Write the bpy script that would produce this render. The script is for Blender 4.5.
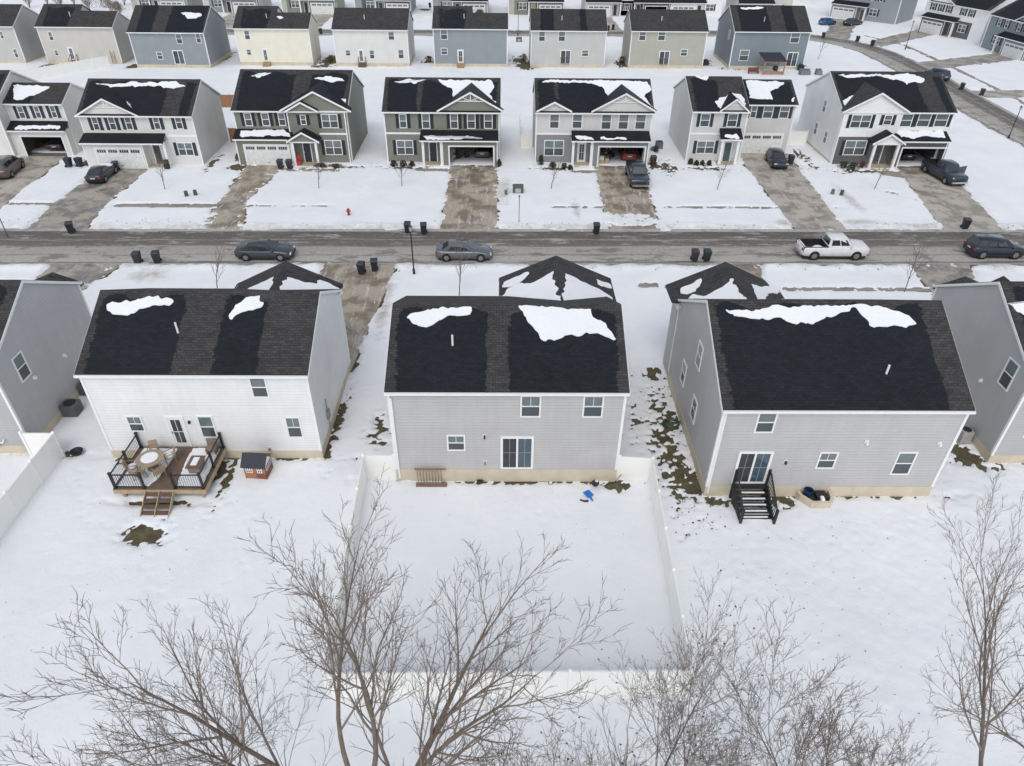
import bpy, bmesh, math, random
import numpy as np
from mathutils import Vector, Matrix
R_=math.radians
scene=bpy.context.scene
for o in list(bpy.data.objects): bpy.data.objects.remove(o)

# ------------------------------------------------------------------ camera
F,PIT,YAW,ROL,CH=702.,.629,.014,-.011,27.3
def basis():
    c,s=math.cos(YAW),math.sin(YAW); cp,sp=math.cos(PIT),math.sin(PIT); cr,sr=math.cos(ROL),math.sin(ROL)
    x=np.array([c,-s,0]); y=np.array([s,c,0]); z=np.array([0,0,1.])
    d=y*cp-z*sp; u=y*sp+z*cp
    return x*cr-u*sr, x*sr+u*cr, d
CR,CU,CD=basis()
cam_d=bpy.data.cameras.new('camera'); cam=bpy.data.objects.new('camera',cam_d); scene.collection.objects.link(cam)
cam.matrix_world=Matrix(((CR[0],CU[0],-CD[0],0),(CR[1],CU[1],-CD[1],0),(CR[2],CU[2],-CD[2],CH),(0,0,0,1)))
cam_d.sensor_width=36; cam_d.lens=F/1024*36; cam_d.clip_end=3000; cam_d.clip_start=.1
scene.camera=cam
# ------------------------------------------------------------------ light
SUN_EL,SUN_AZ=R_(52),R_(188)      # azimuth: compass style, 180 = behind the camera
w=bpy.data.worlds.new('World'); scene.world=w; w.use_nodes=True
nt=w.node_tree; nt.nodes.clear()
sk=nt.nodes.new('ShaderNodeTexSky'); sk.sky_type='NISHITA'; sk.sun_disc=False
sk.sun_elevation=SUN_EL; sk.sun_rotation=SUN_AZ; sk.air_density=1.0; sk.dust_density=1.5; sk.ozone_density=1.0
hs=nt.nodes.new('ShaderNodeHueSaturation'); hs.inputs['Saturation'].default_value=.40
bg=nt.nodes.new('ShaderNodeBackground'); bg.inputs[1].default_value=.15
wo=nt.nodes.new('ShaderNodeOutputWorld')
nt.links.new(sk.outputs[0],hs.inputs['Color']); nt.links.new(hs.outputs[0],bg.inputs[0]); nt.links.new(bg.outputs[0],wo.inputs[0])
sl=bpy.data.lights.new('sun','SUN'); sl.energy=.5; sl.angle=R_(22); sl.color=(1,.955,.89)
so=bpy.data.objects.new('sun',sl); scene.collection.objects.link(so)
sv=Vector((math.sin(SUN_AZ)*math.cos(SUN_EL),math.cos(SUN_AZ)*math.cos(SUN_EL),math.sin(SUN_EL)))
so.rotation_euler=sv.to_track_quat('Z','Y').to_euler(); so.location=(0,-30,60)
scene.view_settings.view_transform='Standard'; scene.view_settings.look='None'
scene.view_settings.exposure=.37; scene.view_settings.gamma=1
scene.render.engine='CYCLES'

# ------------------------------------------------------------------ surveying: photo pixel -> point of the real world
def ray(px,py): return CR*(px-512)/F+CU*(383-py)/F+CD
def g(px,py,z=0.):
    v=ray(px,py); t=(z-CH)/v[2]; return float(v[0]*t),float(v[1]*t)
def ony(px,py,y):
    v=ray(px,py); t=y/v[1]; return float(v[0]*t),float(CH+v[2]*t)
def onx(px,py,x):
    v=ray(px,py); t=x/v[0]; return float(v[1]*t),float(CH+v[2]*t)
def onplane(px,py,p0,n):
    v=ray(px,py); o=np.array([0,0,CH]); t=np.dot(np.array(p0)-o,n)/np.dot(v,n); return o+v*t

# ------------------------------------------------------------------ materials
MATS={}
def nodes(name):
    m=bpy.data.materials.new(name); m.use_nodes=True; t=m.node_tree; b=t.nodes['Principled BSDF']; return m,t,b
def N(t,k,**kw):
    n=t.nodes.new(k)
    for a,v in kw.items():
        if a.startswith('i_'): n.inputs[a[2:].replace('_',' ')].default_value=v
        else: setattr(n,a,v)
    return n
def ramp(t,stops,interp='LINEAR'):
    r=t.nodes.new('ShaderNodeValToRGB'); r.color_ramp.interpolation=interp
    e=r.color_ramp.elements
    while len(e)<len(stops): e.new(.5)
    for i,(p,c) in enumerate(stops):
        e[i].position=p; e[i].color=(c,c,c,1) if isinstance(c,(int,float)) else (*c,1)
    return r
def mixc(t,f,a,b,blend='MIX'):
    m=t.nodes.new('ShaderNodeMix'); m.data_type='RGBA'; m.blend_type=blend
    for sock,v in ((m.inputs[0],f),(m.inputs[6],a),(m.inputs[7],b)):
        if hasattr(v,'type') and hasattr(v,'links'): t.links.new(v,sock)
        else: sock.default_value=(*v,1) if isinstance(v,tuple) else v
    return m.outputs[2]
def coords(t,scale=(1,1,1),kind='Object'):
    tc=t.nodes.new('ShaderNodeTexCoord'); mp=t.nodes.new('ShaderNodeMapping'); mp.inputs['Scale'].default_value=scale
    t.links.new(tc.outputs[kind],mp.inputs[0]); return mp.outputs[0]
def noise(t,vec,scale,detail=3,rough=.5):
    n=N(t,'ShaderNodeTexNoise'); n.inputs['Scale'].default_value=scale; n.inputs['Detail'].default_value=detail; n.inputs['Roughness'].default_value=rough
    t.links.new(vec,n.inputs['Vector']); return n.outputs['Fac']
def bump(t,b,h,strength=.3,dist=.02):
    n=t.nodes.new('ShaderNodeBump'); n.inputs['Strength'].default_value=strength; n.inputs['Distance'].default_value=dist
    t.links.new(h,n.inputs['Height']); t.links.new(n.outputs[0],b.inputs['Normal'])
def plain(name,c,rough=.6,metal=0,var=.12,nscale=3,bmp=0,spec=.5,coat=0):
    if name in MATS: return MATS[name]
    m,t,b=nodes(name)
    v=coords(t); n=noise(t,v,nscale,4,.6)
    r=ramp(t,[(.3,tuple(x*(1-var) for x in c)),(.7,tuple(min(1,x*(1+var)) for x in c))])
    t.links.new(n,r.inputs[0]); t.links.new(r.outputs[0],b.inputs['Base Color'])
    b.inputs['Roughness'].default_value=rough; b.inputs['Metallic'].default_value=metal
    b.inputs['Specular IOR Level'].default_value=spec; b.inputs['Coat Weight'].default_value=coat
    if bmp: bump(t,b,noise(t,v,nscale*8,3),bmp,.01)
    MATS[name]=m; return m
def siding(name,c,period=.19,strength=.9):
    if name in MATS: return MATS[name]
    m,t,b=nodes(name); v=coords(t)
    wv=N(t,'ShaderNodeTexWave',wave_type='BANDS',bands_direction='Z',wave_profile='SAW'); wv.inputs['Scale'].default_value=.31416/period
    t.links.new(v,wv.inputs['Vector'])
    # shadow under each lap board, painted into the colour as a darker line
    jr=ramp(t,[(0,.86),(.07,.86),(.12,1),(1,1)]); t.links.new(wv.outputs['Fac'],jr.inputs[0])
    n=noise(t,v,.6,3); r=ramp(t,[(.3,tuple(x*.95 for x in c)),(.7,tuple(min(1,x*1.04) for x in c))]); t.links.new(n,r.inputs[0])
    vs=coords(t,(3,3,.25)); ns=noise(t,vs,1.5,4,.6); r2=ramp(t,[(.3,.96),(.7,1.02)]); t.links.new(ns,r2.inputs[0])
    c1=mixc(t,1.,r.outputs[0],jr.outputs[0],'MULTIPLY'); c2=mixc(t,1.,c1,r2.outputs[0],'MULTIPLY')
    t.links.new(c2,b.inputs['Base Color']); b.inputs['Roughness'].default_value=.55
    bump(t,b,wv.outputs['Fac'],strength,.012)
    MATS[name]=m; return m
def shingle():
    if 'shingle' in MATS: return MATS['shingle']
    m,t,b=nodes('shingle'); v=coords(t)
    at=N(t,'ShaderNodeAttribute',attribute_name='wet')
    # damp melt areas: ragged at single-shingle scale
    vb=coords(t,(2.2,7.,1)); vo=N(t,'ShaderNodeTexWhiteNoise',noise_dimensions='2D')
    sn=N(t,'ShaderNodeVectorMath',operation='FLOOR'); t.links.new(vb,sn.inputs[0]); t.links.new(sn.outputs[0],vo.inputs['Vector'])
    n1=noise(t,coords(t,(1,.35,.35)),1.6,4,.6)
    a1=N(t,'ShaderNodeMath',operation='MULTIPLY_ADD'); t.links.new(n1,a1.inputs[0]); a1.inputs[1].default_value=.7; t.links.new(at.outputs['Fac'],a1.inputs[2])
    a2=N(t,'ShaderNodeMath',operation='MULTIPLY_ADD'); t.links.new(vo.outputs['Value'],a2.inputs[0]); a2.inputs[1].default_value=.16; t.links.new(a1.outputs[0],a2.inputs[2])
    wr=ramp(t,[(.86,0.),(.96,1.)]); t.links.new(a2.outputs[0],wr.inputs[0])
    # individual tabs
    br=N(t,'ShaderNodeTexBrick'); br.inputs['Scale'].default_value=1; br.inputs['Brick Width'].default_value=.33; br.inputs['Row Height'].default_value=.14
    br.inputs['Mortar Size'].default_value=.012; br.inputs['Color1'].default_value=(.75,.75,.76,1); br.inputs['Color2'].default_value=(1.2,1.18,1.15,1); br.inputs['Mortar'].default_value=(.55,.55,.55,1)
    t.links.new(v,br.inputs['Vector'])
    n3=noise(t,v,14,2); r3=ramp(t,[(.3,.75),(.7,1.25)]); t.links.new(n3,r3.inputs[0])
    n4=noise(t,v,.8,3); r4=ramp(t,[(.3,.88),(.7,1.12)]); t.links.new(n4,r4.inputs[0])
    base=mixc(t,wr.outputs[0],(.058,.057,.058),(.0135,.016,.020))
    c=mixc(t,1.,base,br.outputs['Color'],'MULTIPLY'); c=mixc(t,1.,c,r3.outputs[0],'MULTIPLY'); c=mixc(t,1.,c,r4.outputs[0],'MULTIPLY')
    t.links.new(c,b.inputs['Base Color'])
    rr=N(t,'ShaderNodeMapRange'); rr.inputs['To Min'].default_value=.9; rr.inputs['To Max'].default_value=.6; t.links.new(wr.outputs[0],rr.inputs['Value']); t.links.new(rr.outputs[0],b.inputs['Roughness'])
    b.inputs['Specular IOR Level'].default_value=.2
    bump(t,b,br.outputs['Fac'],.5,.01)
    MATS['shingle']=m; return m
def snow(name='snow',rough_scale=1.):
    if name in MATS: return MATS[name]
    m,t,b=nodes(name); v=coords(t)
    n=noise(t,v,.25,4,.6); r=ramp(t,[(.3,(.78,.80,.82)),(.7,(.86,.865,.87))]); t.links.new(n,r.inputs[0])
    at=N(t,'ShaderNodeAttribute',attribute_name='dirt')
    n2=noise(t,v,.9,6,.75); a=N(t,'ShaderNodeMath',operation='MULTIPLY_ADD'); t.links.new(n2,a.inputs[0]); a.inputs[1].default_value=1.5; t.links.new(at.outputs['Fac'],a.inputs[2])
    rr=ramp(t,[(.95,0.),(1.75,.85)]); mr=N(t,'ShaderNodeMapRange'); mr.inputs['From Min'].default_value=1.05; mr.inputs['From Max'].default_value=1.95; t.links.new(a.outputs[0],mr.inputs['Value'])
    n5=noise(t,v,3.,3); dr=ramp(t,[(.35,(.30,.24,.17)),(.65,(.50,.45,.37))]); t.links.new(n5,dr.inputs[0])
    c=mixc(t,mr.outputs[0],r.outputs[0],dr.outputs[0])
    t.links.new(c,b.inputs['Base Color']); b.inputs['Roughness'].default_value=.75; b.inputs['Specular IOR Level'].default_value=.25
    nb=noise(t,v,2.2*rough_scale,8,.72); bump(t,b,nb,.6,.08)
    MATS[name]=m; return m
def ground_mat():
    m,t,b=nodes('grass_soil'); v=coords(t)
    n=noise(t,v,1.3,6,.7); r=ramp(t,[(.3,(.05,.034,.02)),(.44,(.085,.06,.032)),(.56,(.10,.095,.045)),(.7,(.14,.11,.06))]); t.links.new(n,r.inputs[0])
    n2=noise(t,v,18,3,.7); r2=ramp(t,[(.3,.75),(.7,1.25)]); t.links.new(n2,r2.inputs[0])
    c=mixc(t,1.,r.outputs[0],r2.outputs[0],'MULTIPLY'); n3=noise(t,v,7,6,.8); r3=ramp(t,[(.60,0.),(.68,.9)]); t.links.new(n3,r3.inputs[0]); c=mixc(t,r3.outputs[0],c,(.72,.75,.79)); t.links.new(c,b.inputs['Base Color']); b.inputs['Roughness'].default_value=.95
    bump(t,b,n2,.45,.03); return m
def concrete(name,dry,wet,balance=.5,sc=(1,1,1),ice=.0):
    m,t,b=nodes(name); v=coords(t,sc)
    n=noise(t,v,.45,6,.65); r=ramp(t,[(balance-.07,wet),(balance+.05,dry)]); t.links.new(n,r.inputs[0])
    n2=noise(t,v,5,5,.7); r2=ramp(t,[(.3,.85),(.7,1.15)]); t.links.new(n2,r2.inputs[0])
    c=mixc(t,1.,r.outputs[0],r2.outputs[0],'MULTIPLY')
    if ice:
        n3=noise(t,coords(t,(2.2,.30,1)),.9,8,.8); r3=ramp(t,[(.60-ice*.12,0.),(.70-ice*.1,.8)]); t.links.new(n3,r3.inputs[0])
        c=mixc(t,r3.outputs[0],c,(.62,.62,.62))
    t.links.new(c,b.inputs['Base Color'])
    rr=ramp(t,[(balance-.07,.35),(balance+.05,.8)]); t.links.new(n,rr.inputs[0]); t.links.new(rr.outputs[0],b.inputs['Roughness']); b.inputs['Specular IOR Level'].default_value=.3
    bump(t,b,n2,.25,.01); return m
def road_mat():
    m,t,b=nodes('street_asphalt'); tc=N(t,'ShaderNodeTexCoord'); sx=N(t,'ShaderNodeSeparateXYZ'); t.links.new(tc.outputs['UV'],sx.inputs[0])
    v=coords(t,(.12,1.,1)); n=noise(t,v,.9,6,.7)
    a=N(t,'ShaderNodeMath',operation='MULTIPLY_ADD'); t.links.new(n,a.inputs[0]); a.inputs[1].default_value=.26; t.links.new(sx.outputs['Y'],a.inputs[2])
    # across the street: icy light parking lane, worn grey lane, dark wet lane, salt streak
    r=ramp(t,[(.15,(.14,.122,.10)),(.19,(.42,.395,.35)),(.34,(.39,.365,.32)),(.36,(.21,.19,.16)),(.39,(.38,.355,.31)),(.62,(.34,.315,.275)),(.66,(.16,.143,.122)),(.83,(.13,.115,.098)),(.85,(.33,.31,.28)),(.88,(.13,.115,.098)),(1.,(.12,.106,.092))]); t.links.new(a.outputs[0],r.inputs[0])
    v2=coords(t); n2=noise(t,v2,3.2,6,.75); r2=ramp(t,[(.3,.78),(.7,1.2)]); t.links.new(n2,r2.inputs[0])
    n4=noise(t,coords(t,(.35,1.6,1)),.8,7,.75); r4=ramp(t,[(.54,0.),(.62,.8)]); t.links.new(n4,r4.inputs[0])
    c=mixc(t,1.,r.outputs[0],r2.outputs[0],'MULTIPLY')
    c=mixc(t,r4.outputs[0],c,(.42,.41,.39)) 
    n5=noise(t,coords(t,(.5,1.,1)),.55,7,.7); r5=ramp(t,[(.54,0.),(.60,.75)]); t.links.new(n5,r5.inputs[0]); c=mixc(t,r5.outputs[0],c,(.165,.14,.115)); n6=noise(t,coords(t,(1.,1.,1)),2.4,6,.8); r6=ramp(t,[(.60,0.),(.66,.8)]); t.links.new(n6,r6.inputs[0]); c=mixc(t,r6.outputs[0],c,(.50,.485,.46))
    t.links.new(c,b.inputs['Base Color']); b.inputs['Roughness'].default_value=.6; b.inputs['Specular IOR Level'].default_value=.3
    bump(t,b,n2,.3,.01); return m
WHITE=plain('white_trim',(.80,.80,.79),.45,var=.03)
VINYL=plain('white_vinyl',(.87,.86,.82),.35,var=.03,nscale=.8)
BLACK=plain('black_metal',(.015,.016,.018),.4,var=.1)
FOUND=plain('tan_foundation',(.57,.50,.38),.85,var=.10,nscale=1.2,bmp=.3)
GLASS_UP=plain('window_glass_light',(.14,.18,.175),.06,var=.35,nscale=.7,spec=.9)  # paler green-grey has the sky's reflection and the blinds painted in
GLASS_LO=plain('window_screen_dark',(.055,.065,.07),.15,var=.25,nscale=.7,spec=.7)
SHUT=plain('black_shutter',(.018,.02,.024),.5)
SHUTB=plain('navy_shutter',(.02,.035,.055),.5)
SNOW=snow(); SHINGLE=shingle()

# ------------------------------------------------------------------ object helpers
COL=scene.collection
def tag(o,label=None,cat=None,group=None,kind=None):
    if label: o['label']=label
    if cat: o['category']=cat
    if group: o['group']=group
    if kind: o['kind']=kind
    return o
def empty(name,loc=(0,0,0),rz=0,label=None,cat=None,group=None):
    o=bpy.data.objects.new(name,None); o.empty_display_size=.3; o.location=loc; o.rotation_euler=(0,0,rz); COL.objects.link(o); return tag(o,label,cat,group)
class MB:
    def __init__(s): s.v=[]; s.f=[]; s.m=[]
    def add(s,vs,fs,mi=0):
        b=len(s.v); s.v+= [tuple(map(float,p)) for p in vs]; s.f+=[tuple(b+i for i in f) for f in fs]; s.m+=[mi]*len(fs); return s
    def box(s,x0,x1,y0,y1,z0,z1,mi=0):
        vs=[(x,y,z) for z in (z0,z1) for y in (y0,y1) for x in (x0,x1)]
        return s.add(vs,[(0,2,3,1),(4,5,7,6),(0,1,5,4),(1,3,7,5),(3,2,6,7),(2,0,4,6)],mi)
    def taper(s,cx,cy,z0,z1,a0,b0,a1,b1,mi=0):
        vs=[(cx+i*a,cy+j*b_,z) for z,a,b_ in ((z0,a0,b0),(z1,a1,b1)) for j in (-1,1) for i in (-1,1)]
        return s.add(vs,[(0,2,3,1),(4,5,7,6),(0,1,5,4),(1,3,7,5),(3,2,6,7),(2,0,4,6)],mi)
    def slab(s,top,th,mi=0,mside=None):
        """polygon (list of 3d points, ccw from above) thickened downward"""
        n=len(top); vs=list(top)+[(p[0],p[1],p[2]-th) for p in top]
        s.add(vs,[tuple(range(n)),tuple(range(2*n-1,n-1,-1))]+[(i,i+n,(i+1)%n+n,(i+1)%n) for i in range(n)],mi); return s
    def extrude(s,poly,d,mi=0):
        n=len(poly); d=Vector(d); vs=[Vector(p) for p in poly]; vs=vs+[p+d for p in vs]
        return s.add(vs,[tuple(range(n)),tuple(range(2*n-1,n-1,-1))]+[(i,i+n,(i+1)%n+n,(i+1)%n) for i in range(n)],mi)
    def tube(s,p0,p1,r0,r1=None,n=6,mi=0,cap=True):
        r1=r0 if r1 is None else r1
        p0=Vector(p0); p1=Vector(p1); d=(p1-p0)
        if d.length<1e-6: return s
        d.normalize(); a=d.orthogonal().normalized(); b=d.cross(a); vs=[]
        for p,r in ((p0,r0),(p1,r1)):
            for i in range(n):
                t=2*math.pi*i/n; vs.append(p+a*math.cos(t)*r+b*math.sin(t)*r)
        fs=[(i,(i+1)%n,(i+1)%n+n,i+n) for i in range(n)]
        if cap: fs+=[tuple(range(n-1,-1,-1)),tuple(range(n,2*n))]
        return s.add(vs,fs,mi)
    def bar(s,p0,p1,w,h=None,mi=0):
        return s.tube(p0,p1,w*.7,n=4,mi=mi)
    def lathe(s,prof,c=(0,0,0),n=16,mi=0,axis='z'):
        vs=[];
        for r,z in prof:
            for i in range(n):
                t=2*math.pi*i/n; a,b_=r*math.cos(t),r*math.sin(t)
                vs.append((c[0]+a,c[1]+b_,c[2]+z) if axis=='z' else ((c[0]+a,c[1]+z,c[2]+b_) if axis=='y' else (c[0]+z,c[1]+a,c[2]+b_)))
        k=len(prof); fs=[(j*n+i,j*n+(i+1)%n,(j+1)*n+(i+1)%n,(j+1)*n+i) for j in range(k-1) for i in range(n)]
        fs+=[tuple(range(n-1,-1,-1)),tuple((k-1)*n+i for i in range(n))]
        return s.add(vs,fs,mi)
    def mesh(s,name,mats,smooth=False,fix=True):
        me=bpy.data.meshes.new(name); me.from_pydata(s.v,[],s.f)
        for m in (mats if isinstance(mats,(list,tuple)) else [mats]): me.materials.append(m)
        me.polygons.foreach_set('material_index',s.m)
        if smooth: me.polygons.foreach_set('use_smooth',[True]*len(s.f))
        if fix:
            bm=bmesh.new(); bm.from_mesh(me); bmesh.ops.recalc_face_normals(bm,faces=bm.faces); bm.to_mesh(me); bm.free()
        me.update(); return me
    def build(s,name,mats,parent=None,loc=(0,0,0),rz=0,smooth=False,fix=True):
        return link(name,s.mesh(name,mats,smooth,fix),parent,loc,rz)
def link(name,me,parent=None,loc=(0,0,0),rz=0,rot=None):
    o=bpy.data.objects.new(name,me); o.location=loc; o.rotation_euler=rot if rot else (0,0,rz); COL.objects.link(o)
    if parent: o.parent=parent
    return o
def bevel(o,wd=.02,seg=2):
    m=o.modifiers.new('bevel','BEVEL'); m.width=wd; m.segments=seg; m.limit_method='ANGLE'; return o
def copy_tree(o,parent=None):
    c=o.copy(); COL.objects.link(c); c.parent=parent
    for ch in list(o.children): copy_tree(ch,c)
    return c
def relabel(o,label,group=None):
    o['label']=label
    if group: o['group']=group
    return o
_rs=np.random.RandomState(5)
_T=_rs.rand(256,256)
def vnoise(x,y,s,seed=0):
    x=np.asarray(x,float)*s+seed*17.3; y=np.asarray(y,float)*s+seed*9.1
    xi=np.floor(x).astype(int); yi=np.floor(y).astype(int); fx=x-xi; fy=y-yi
    fx=fx*fx*(3-2*fx); fy=fy*fy*(3-2*fy)
    A=_T[xi%256,yi%256];B=_T[(xi+1)%256,yi%256];C=_T[xi%256,(yi+1)%256];D=_T[(xi+1)%256,(yi+1)%256]
    return (A*(1-fx)+B*fx)*(1-fy)+(C*(1-fx)+D*fx)*fy-.5
def fnoise(x,y,s,seed=0,oct=4):
    r=0;a=1.
    for k in range(oct): r=r+a*vnoise(x,y,s*2**k,seed+k*3); a*=.55
    return r
# ------------------------------------------------------------------ ground, snow, streets
def sd_poly(X,Y,poly):
    d=np.full(X.shape,1e9); ins=np.zeros(X.shape,bool); n=len(poly)
    for i in range(n):
        x0,y0=poly[i]; x1,y1=poly[(i+1)%n]; ex,ey=x1-x0,y1-y0
        t=np.clip(((X-x0)*ex+(Y-y0)*ey)/(ex*ex+ey*ey+1e-9),0,1)
        d=np.minimum(d,np.hypot(X-x0-ex*t,Y-y0-ey*t))
        if y0!=y1:
            c=((y0>Y)!=(y1>Y))&(X<(x1-x0)*(Y-y0)/(y1-y0)+x0); ins^=c
    return np.where(ins,-d,d)
def rect(x0,x1,y0,y1): return [(x0,y0),(x1,y0),(x1,y1),(x0,y1)]
def ribbon_poly(path,hw):
    L=[];Rr=[]
    for i,p in enumerate(path):
        a=path[max(0,i-1)]; b=path[min(len(path)-1,i+1)]; dx,dy=b[0]-a[0],b[1]-a[1]; l=math.hypot(dx,dy); nx,ny=-dy/l,dx/l
        L.append((p[0]+nx*hw,p[1]+ny*hw)); Rr.append((p[0]-nx*hw,p[1]-ny*hw))
    return L,Rr
def ribbon(name,path,hw,z,mat,h=0):
    L,Rr=ribbon_poly(path,hw); me=bpy.data.meshes.new(name); vs=[];uv=[];fs=[];u=0
    for i in range(len(path)):
        if i: u+=math.dist(path[i],path[i-1])
        vs+=[(Rr[i][0],Rr[i][1],z),(L[i][0],L[i][1],z)]; uv+=[(u*.1,0),(u*.1,1)]
    for i in range(len(path)-1): fs.append((2*i,2*i+2,2*i+3,2*i+1))
    me.from_pydata(vs,[],fs); me.materials.append(mat); ul=me.uv_layers.new(name='UVMap')
    for lp in me.loops: ul.data[lp.index].uv=uv[lp.vertex_index]
    return tag(link(name,me),kind='structure')
def smooth_path(P,k=6):
    out=[]
    for i in range(len(P)-1):
        p0=P[max(0,i-1)];p1=P[i];p2=P[i+1];p3=P[min(len(P)-1,i+2)]
        for j in range(k):
            t=j/k; out.append(tuple(.5*((2*p1[a])+(-p0[a]+p2[a])*t+(2*p0[a]-5*p1[a]+4*p2[a]-p3[a])*t*t+(-p0[a]+3*p1[a]-3*p2[a]+p3[a])*t**3) for a in (0,1)))
    return out+[tuple(P[-1])]
ROAD=road_mat()
CONC=concrete('driveway_concrete',(.45,.415,.36),(.24,.205,.16),.49,ice=.3)
MUD=concrete('muddy_driveway',(.40,.345,.27),(.21,.165,.115),.50,ice=.55)
WETC=concrete('wet_driveway',(.38,.35,.30),(.19,.17,.15),.50,ice=.3)
SIDE=concrete('sidewalk_concrete',(.30,.27,.23),(.2,.17,.13),.42)
CURBM=concrete('curb_concrete',(.37,.36,.34),(.24,.23,.22),.45,ice=.12)
GROUND=ground_mat()
me=bpy.data.meshes.new('ground'); me.from_pydata([(-900,-300,0),(900,-300,0),(900,1500,0),(-900,1500,0)],[],[(0,1,2,3)]); me.materials.append(GROUND)
tag(link('ground',me),kind='structure')
ny=lambda x:55.15+.009*x
fy=lambda x:61.65+.012*x
PATH1=[(x,(ny(x)+fy(x))/2) for x in (-300,-200,-100,-60,-20,20,50,68.6)]
PATH2=smooth_path([(-300,159),(-150,160),(-60,160.6),(5,161.8),(35,162.6),(52,163.4),(62,160.8),(68.4,154.5),(71,146),(71.4,138),(71.1,128),(70.1,118),(69.2,106),(68.6,95),(68.6,75),(68.6,45),(68.6,0),(68.6,-80)],5)
HW1,HW2=3.25,3.15
ribbon('side_street',PATH2,HW2,.008,ROAD); ribbon('main_street',PATH1,HW1,.012,ROAD)
def curb(path,hw,side,skip=None,cw=.42):
    a,_=ribbon_poly(path,hw); b,_=ribbon_poly(path,hw+cw)
    if side<0: _,a=ribbon_poly(path,hw); _,b=ribbon_poly(path,hw+cw)
    m=MB()
    for i in range(len(path)-1):
        if skip and skip(path[i],path[i+1]): continue
        p=[(*a[i],.02),(*a[i+1],.02),(*b[i+1],.10),(*b[i],.10)]
        m.add(p+[(x,y,-.05) for x,y,z in p],[(0,1,2,3),(3,2,6,7),(0,4,5,1)])
    return tag(m.build('curb',CURBM),kind='structure')
fine1=[(x,(ny(x)+fy(x))/2) for x in np.arange(-200,65,3.)]
curb(fine1,HW1,1); curb(fine1,HW1,-1); 
curb(PATH2,HW2,1,lambda a,b:False); curb(PATH2,HW2,-1,lambda a,b:abs(a[0]-68.6)<.1 and 50<a[1]<76)
# driveways: (polygon, cover of leftover slush, material)
DR=[([(-56.6,83.5),(-51.2,83.5),(-49.9,67.6),(-48.9,61.2),(-55.,61.1),(-55.4,68)],.0,CONC),
 ([(-45.3,78.4),(-39.9,78.5),(-40.,69),(-38.9,61.2),(-44.4,61.1),(-45.2,67)],.10,WETC),
 ([(-29.4,79.7),(-25.2,79.7),(-25.4,75),(-26.2,69),(-24.4,61.4),(-28.5,61.4),(-29.0,68)],.30,MUD),
 ([(-6.2,79.8),(-.9,79.9),(-.7,66),(-.6,61.6),(-6.1,61.5),(-6.1,67)],.12,MUD),
 ([(10.4,80.),(16.2,80.),(15.1,68.4),(14.9,61.9),(10.,61.8),(9.9,68.4)],.10,MUD),
 ([(28.0,85.),(34.3,85.),(32.6,62.5),(27.7,62.4)],.02,CONC),
 ([(45.4,80.4),(51.1,80.4),(47.8,62.4),(41.9,62.3)],.02,CONC),
 ([(-15.2,39.),(-10.3,39.),(-9.2,54.9),(-15.4,54.8)],.12,MUD),
 ([(1.8,41.5),(5.4,41.5),(5.4,54.9),(2.2,54.9)],.15,MUD),
 ([(13.8,40.),(18.8,40.),(22.3,55.1),(18.6,55.1)],.22,MUD),
 ([(33.6,41.5),(38.4,41.5),(38.4,49),(40.5,55.3),(35.1,55.3),(34.7,49.8)],.22,WETC),
 ([(-38.6,40.5),(-33.4,40.5),(-33.6,50),(-32.4,54.7),(-38.3,54.7),(-38.6,50)],.25,WETC)]
SW=[(rect(-39.,-29.,67.0,68.0),.10),(rect(-49.6,-45.2,67.4,68.1),.1),(rect(-26,-17.,67.4,67.8),.5),(rect(4.8,9.9,67.5,67.95),.22),(rect(16.,27.7,67.65,68.1),.2),(rect(33.4,34.5,67.6,68.1),.3),
 (rect(11.,12.6,50.8,51.5),.1),(rect(-60,-38.5,50.5,51.4),.5),(rect(22.6,34.7,50.3,50.95),.15),(rect(38.5,62,50.3,51),.35)]
# walks to the doors and the row behind
SW+=[(rect(-3.2-7.3,-2.6-3.4,78.0,78.9),.1),(rect(7.4,10.4,77.7,78.6),.1),(rect(-24.9,-18.6,77.6,78.6),.3),([(42.4,79.),(45.4,79.),(45.6,76.2),(43.,77.6)],.1),([(40.6,72.5),(41.2,72.6),(43.6,69),(45.9,68.8),(45.9,69.2),(43.8,69.6)],.3),
     (ribbon_poly([(76.,163),(79.9,153),(79.7,138),(78.7,120),(77,100)],.45)[0]+ribbon_poly([(76.,163),(79.9,153),(79.7,138),(78.7,120),(77,100)],.45)[1][::-1],.1)]
r4=[(-81.4,-74.8),(-64.2,-57.9),(-45.8,-39.9),(-26.8,-21.8),(-10.5,-4.),(7.8,13.4),(19.0,24.9),(30.4,35.9),(38.,43.5),(55.5,62)]
for i,(a,b) in enumerate(r4):
    if i<9: DR.append(([(a,185),(b,185),(b+.3,164.8),(a,164.6)],.05,CONC))
    else: DR.append(([(a,185),(b,185),(b+.3,165.8),(a,165.6)],.05,CONC))
DR+= [([(76.5,186),(83,180),(77.5,172),(70.5,157.5),(67.2,162.4),(72,172)],.12,WETC),
      ([(93,172),(95.5,167),(86,160),(74.2,150.5),(73.6,155.5),(82,163)],.12,WETC),
      ([(94.5,145.5),(95,139.5),(80,133.5),(74.2,131.0),(74.2,136.5),(82,140)],.12,WETC),
      ([(98.,118),(98,113),(74,112),(73.4,116.5)],.15,CONC)]
m_by={}
for i,(poly,cov,mt) in enumerate(DR):
    me=bpy.data.meshes.new('driveway'); me.from_pydata([(x,y,.024) for x,y in poly],[],[tuple(range(len(poly)))]); me.materials.append(mt)
    bm=bmesh.new(); bm.from_mesh(me); bmesh.ops.recalc_face_normals(bm,faces=bm.faces)
    for f in bm.faces:
        if f.normal.z<0: f.normal_flip()
    bm.to_mesh(me); bm.free(); tag(link('driveway',me),kind='structure')
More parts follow.
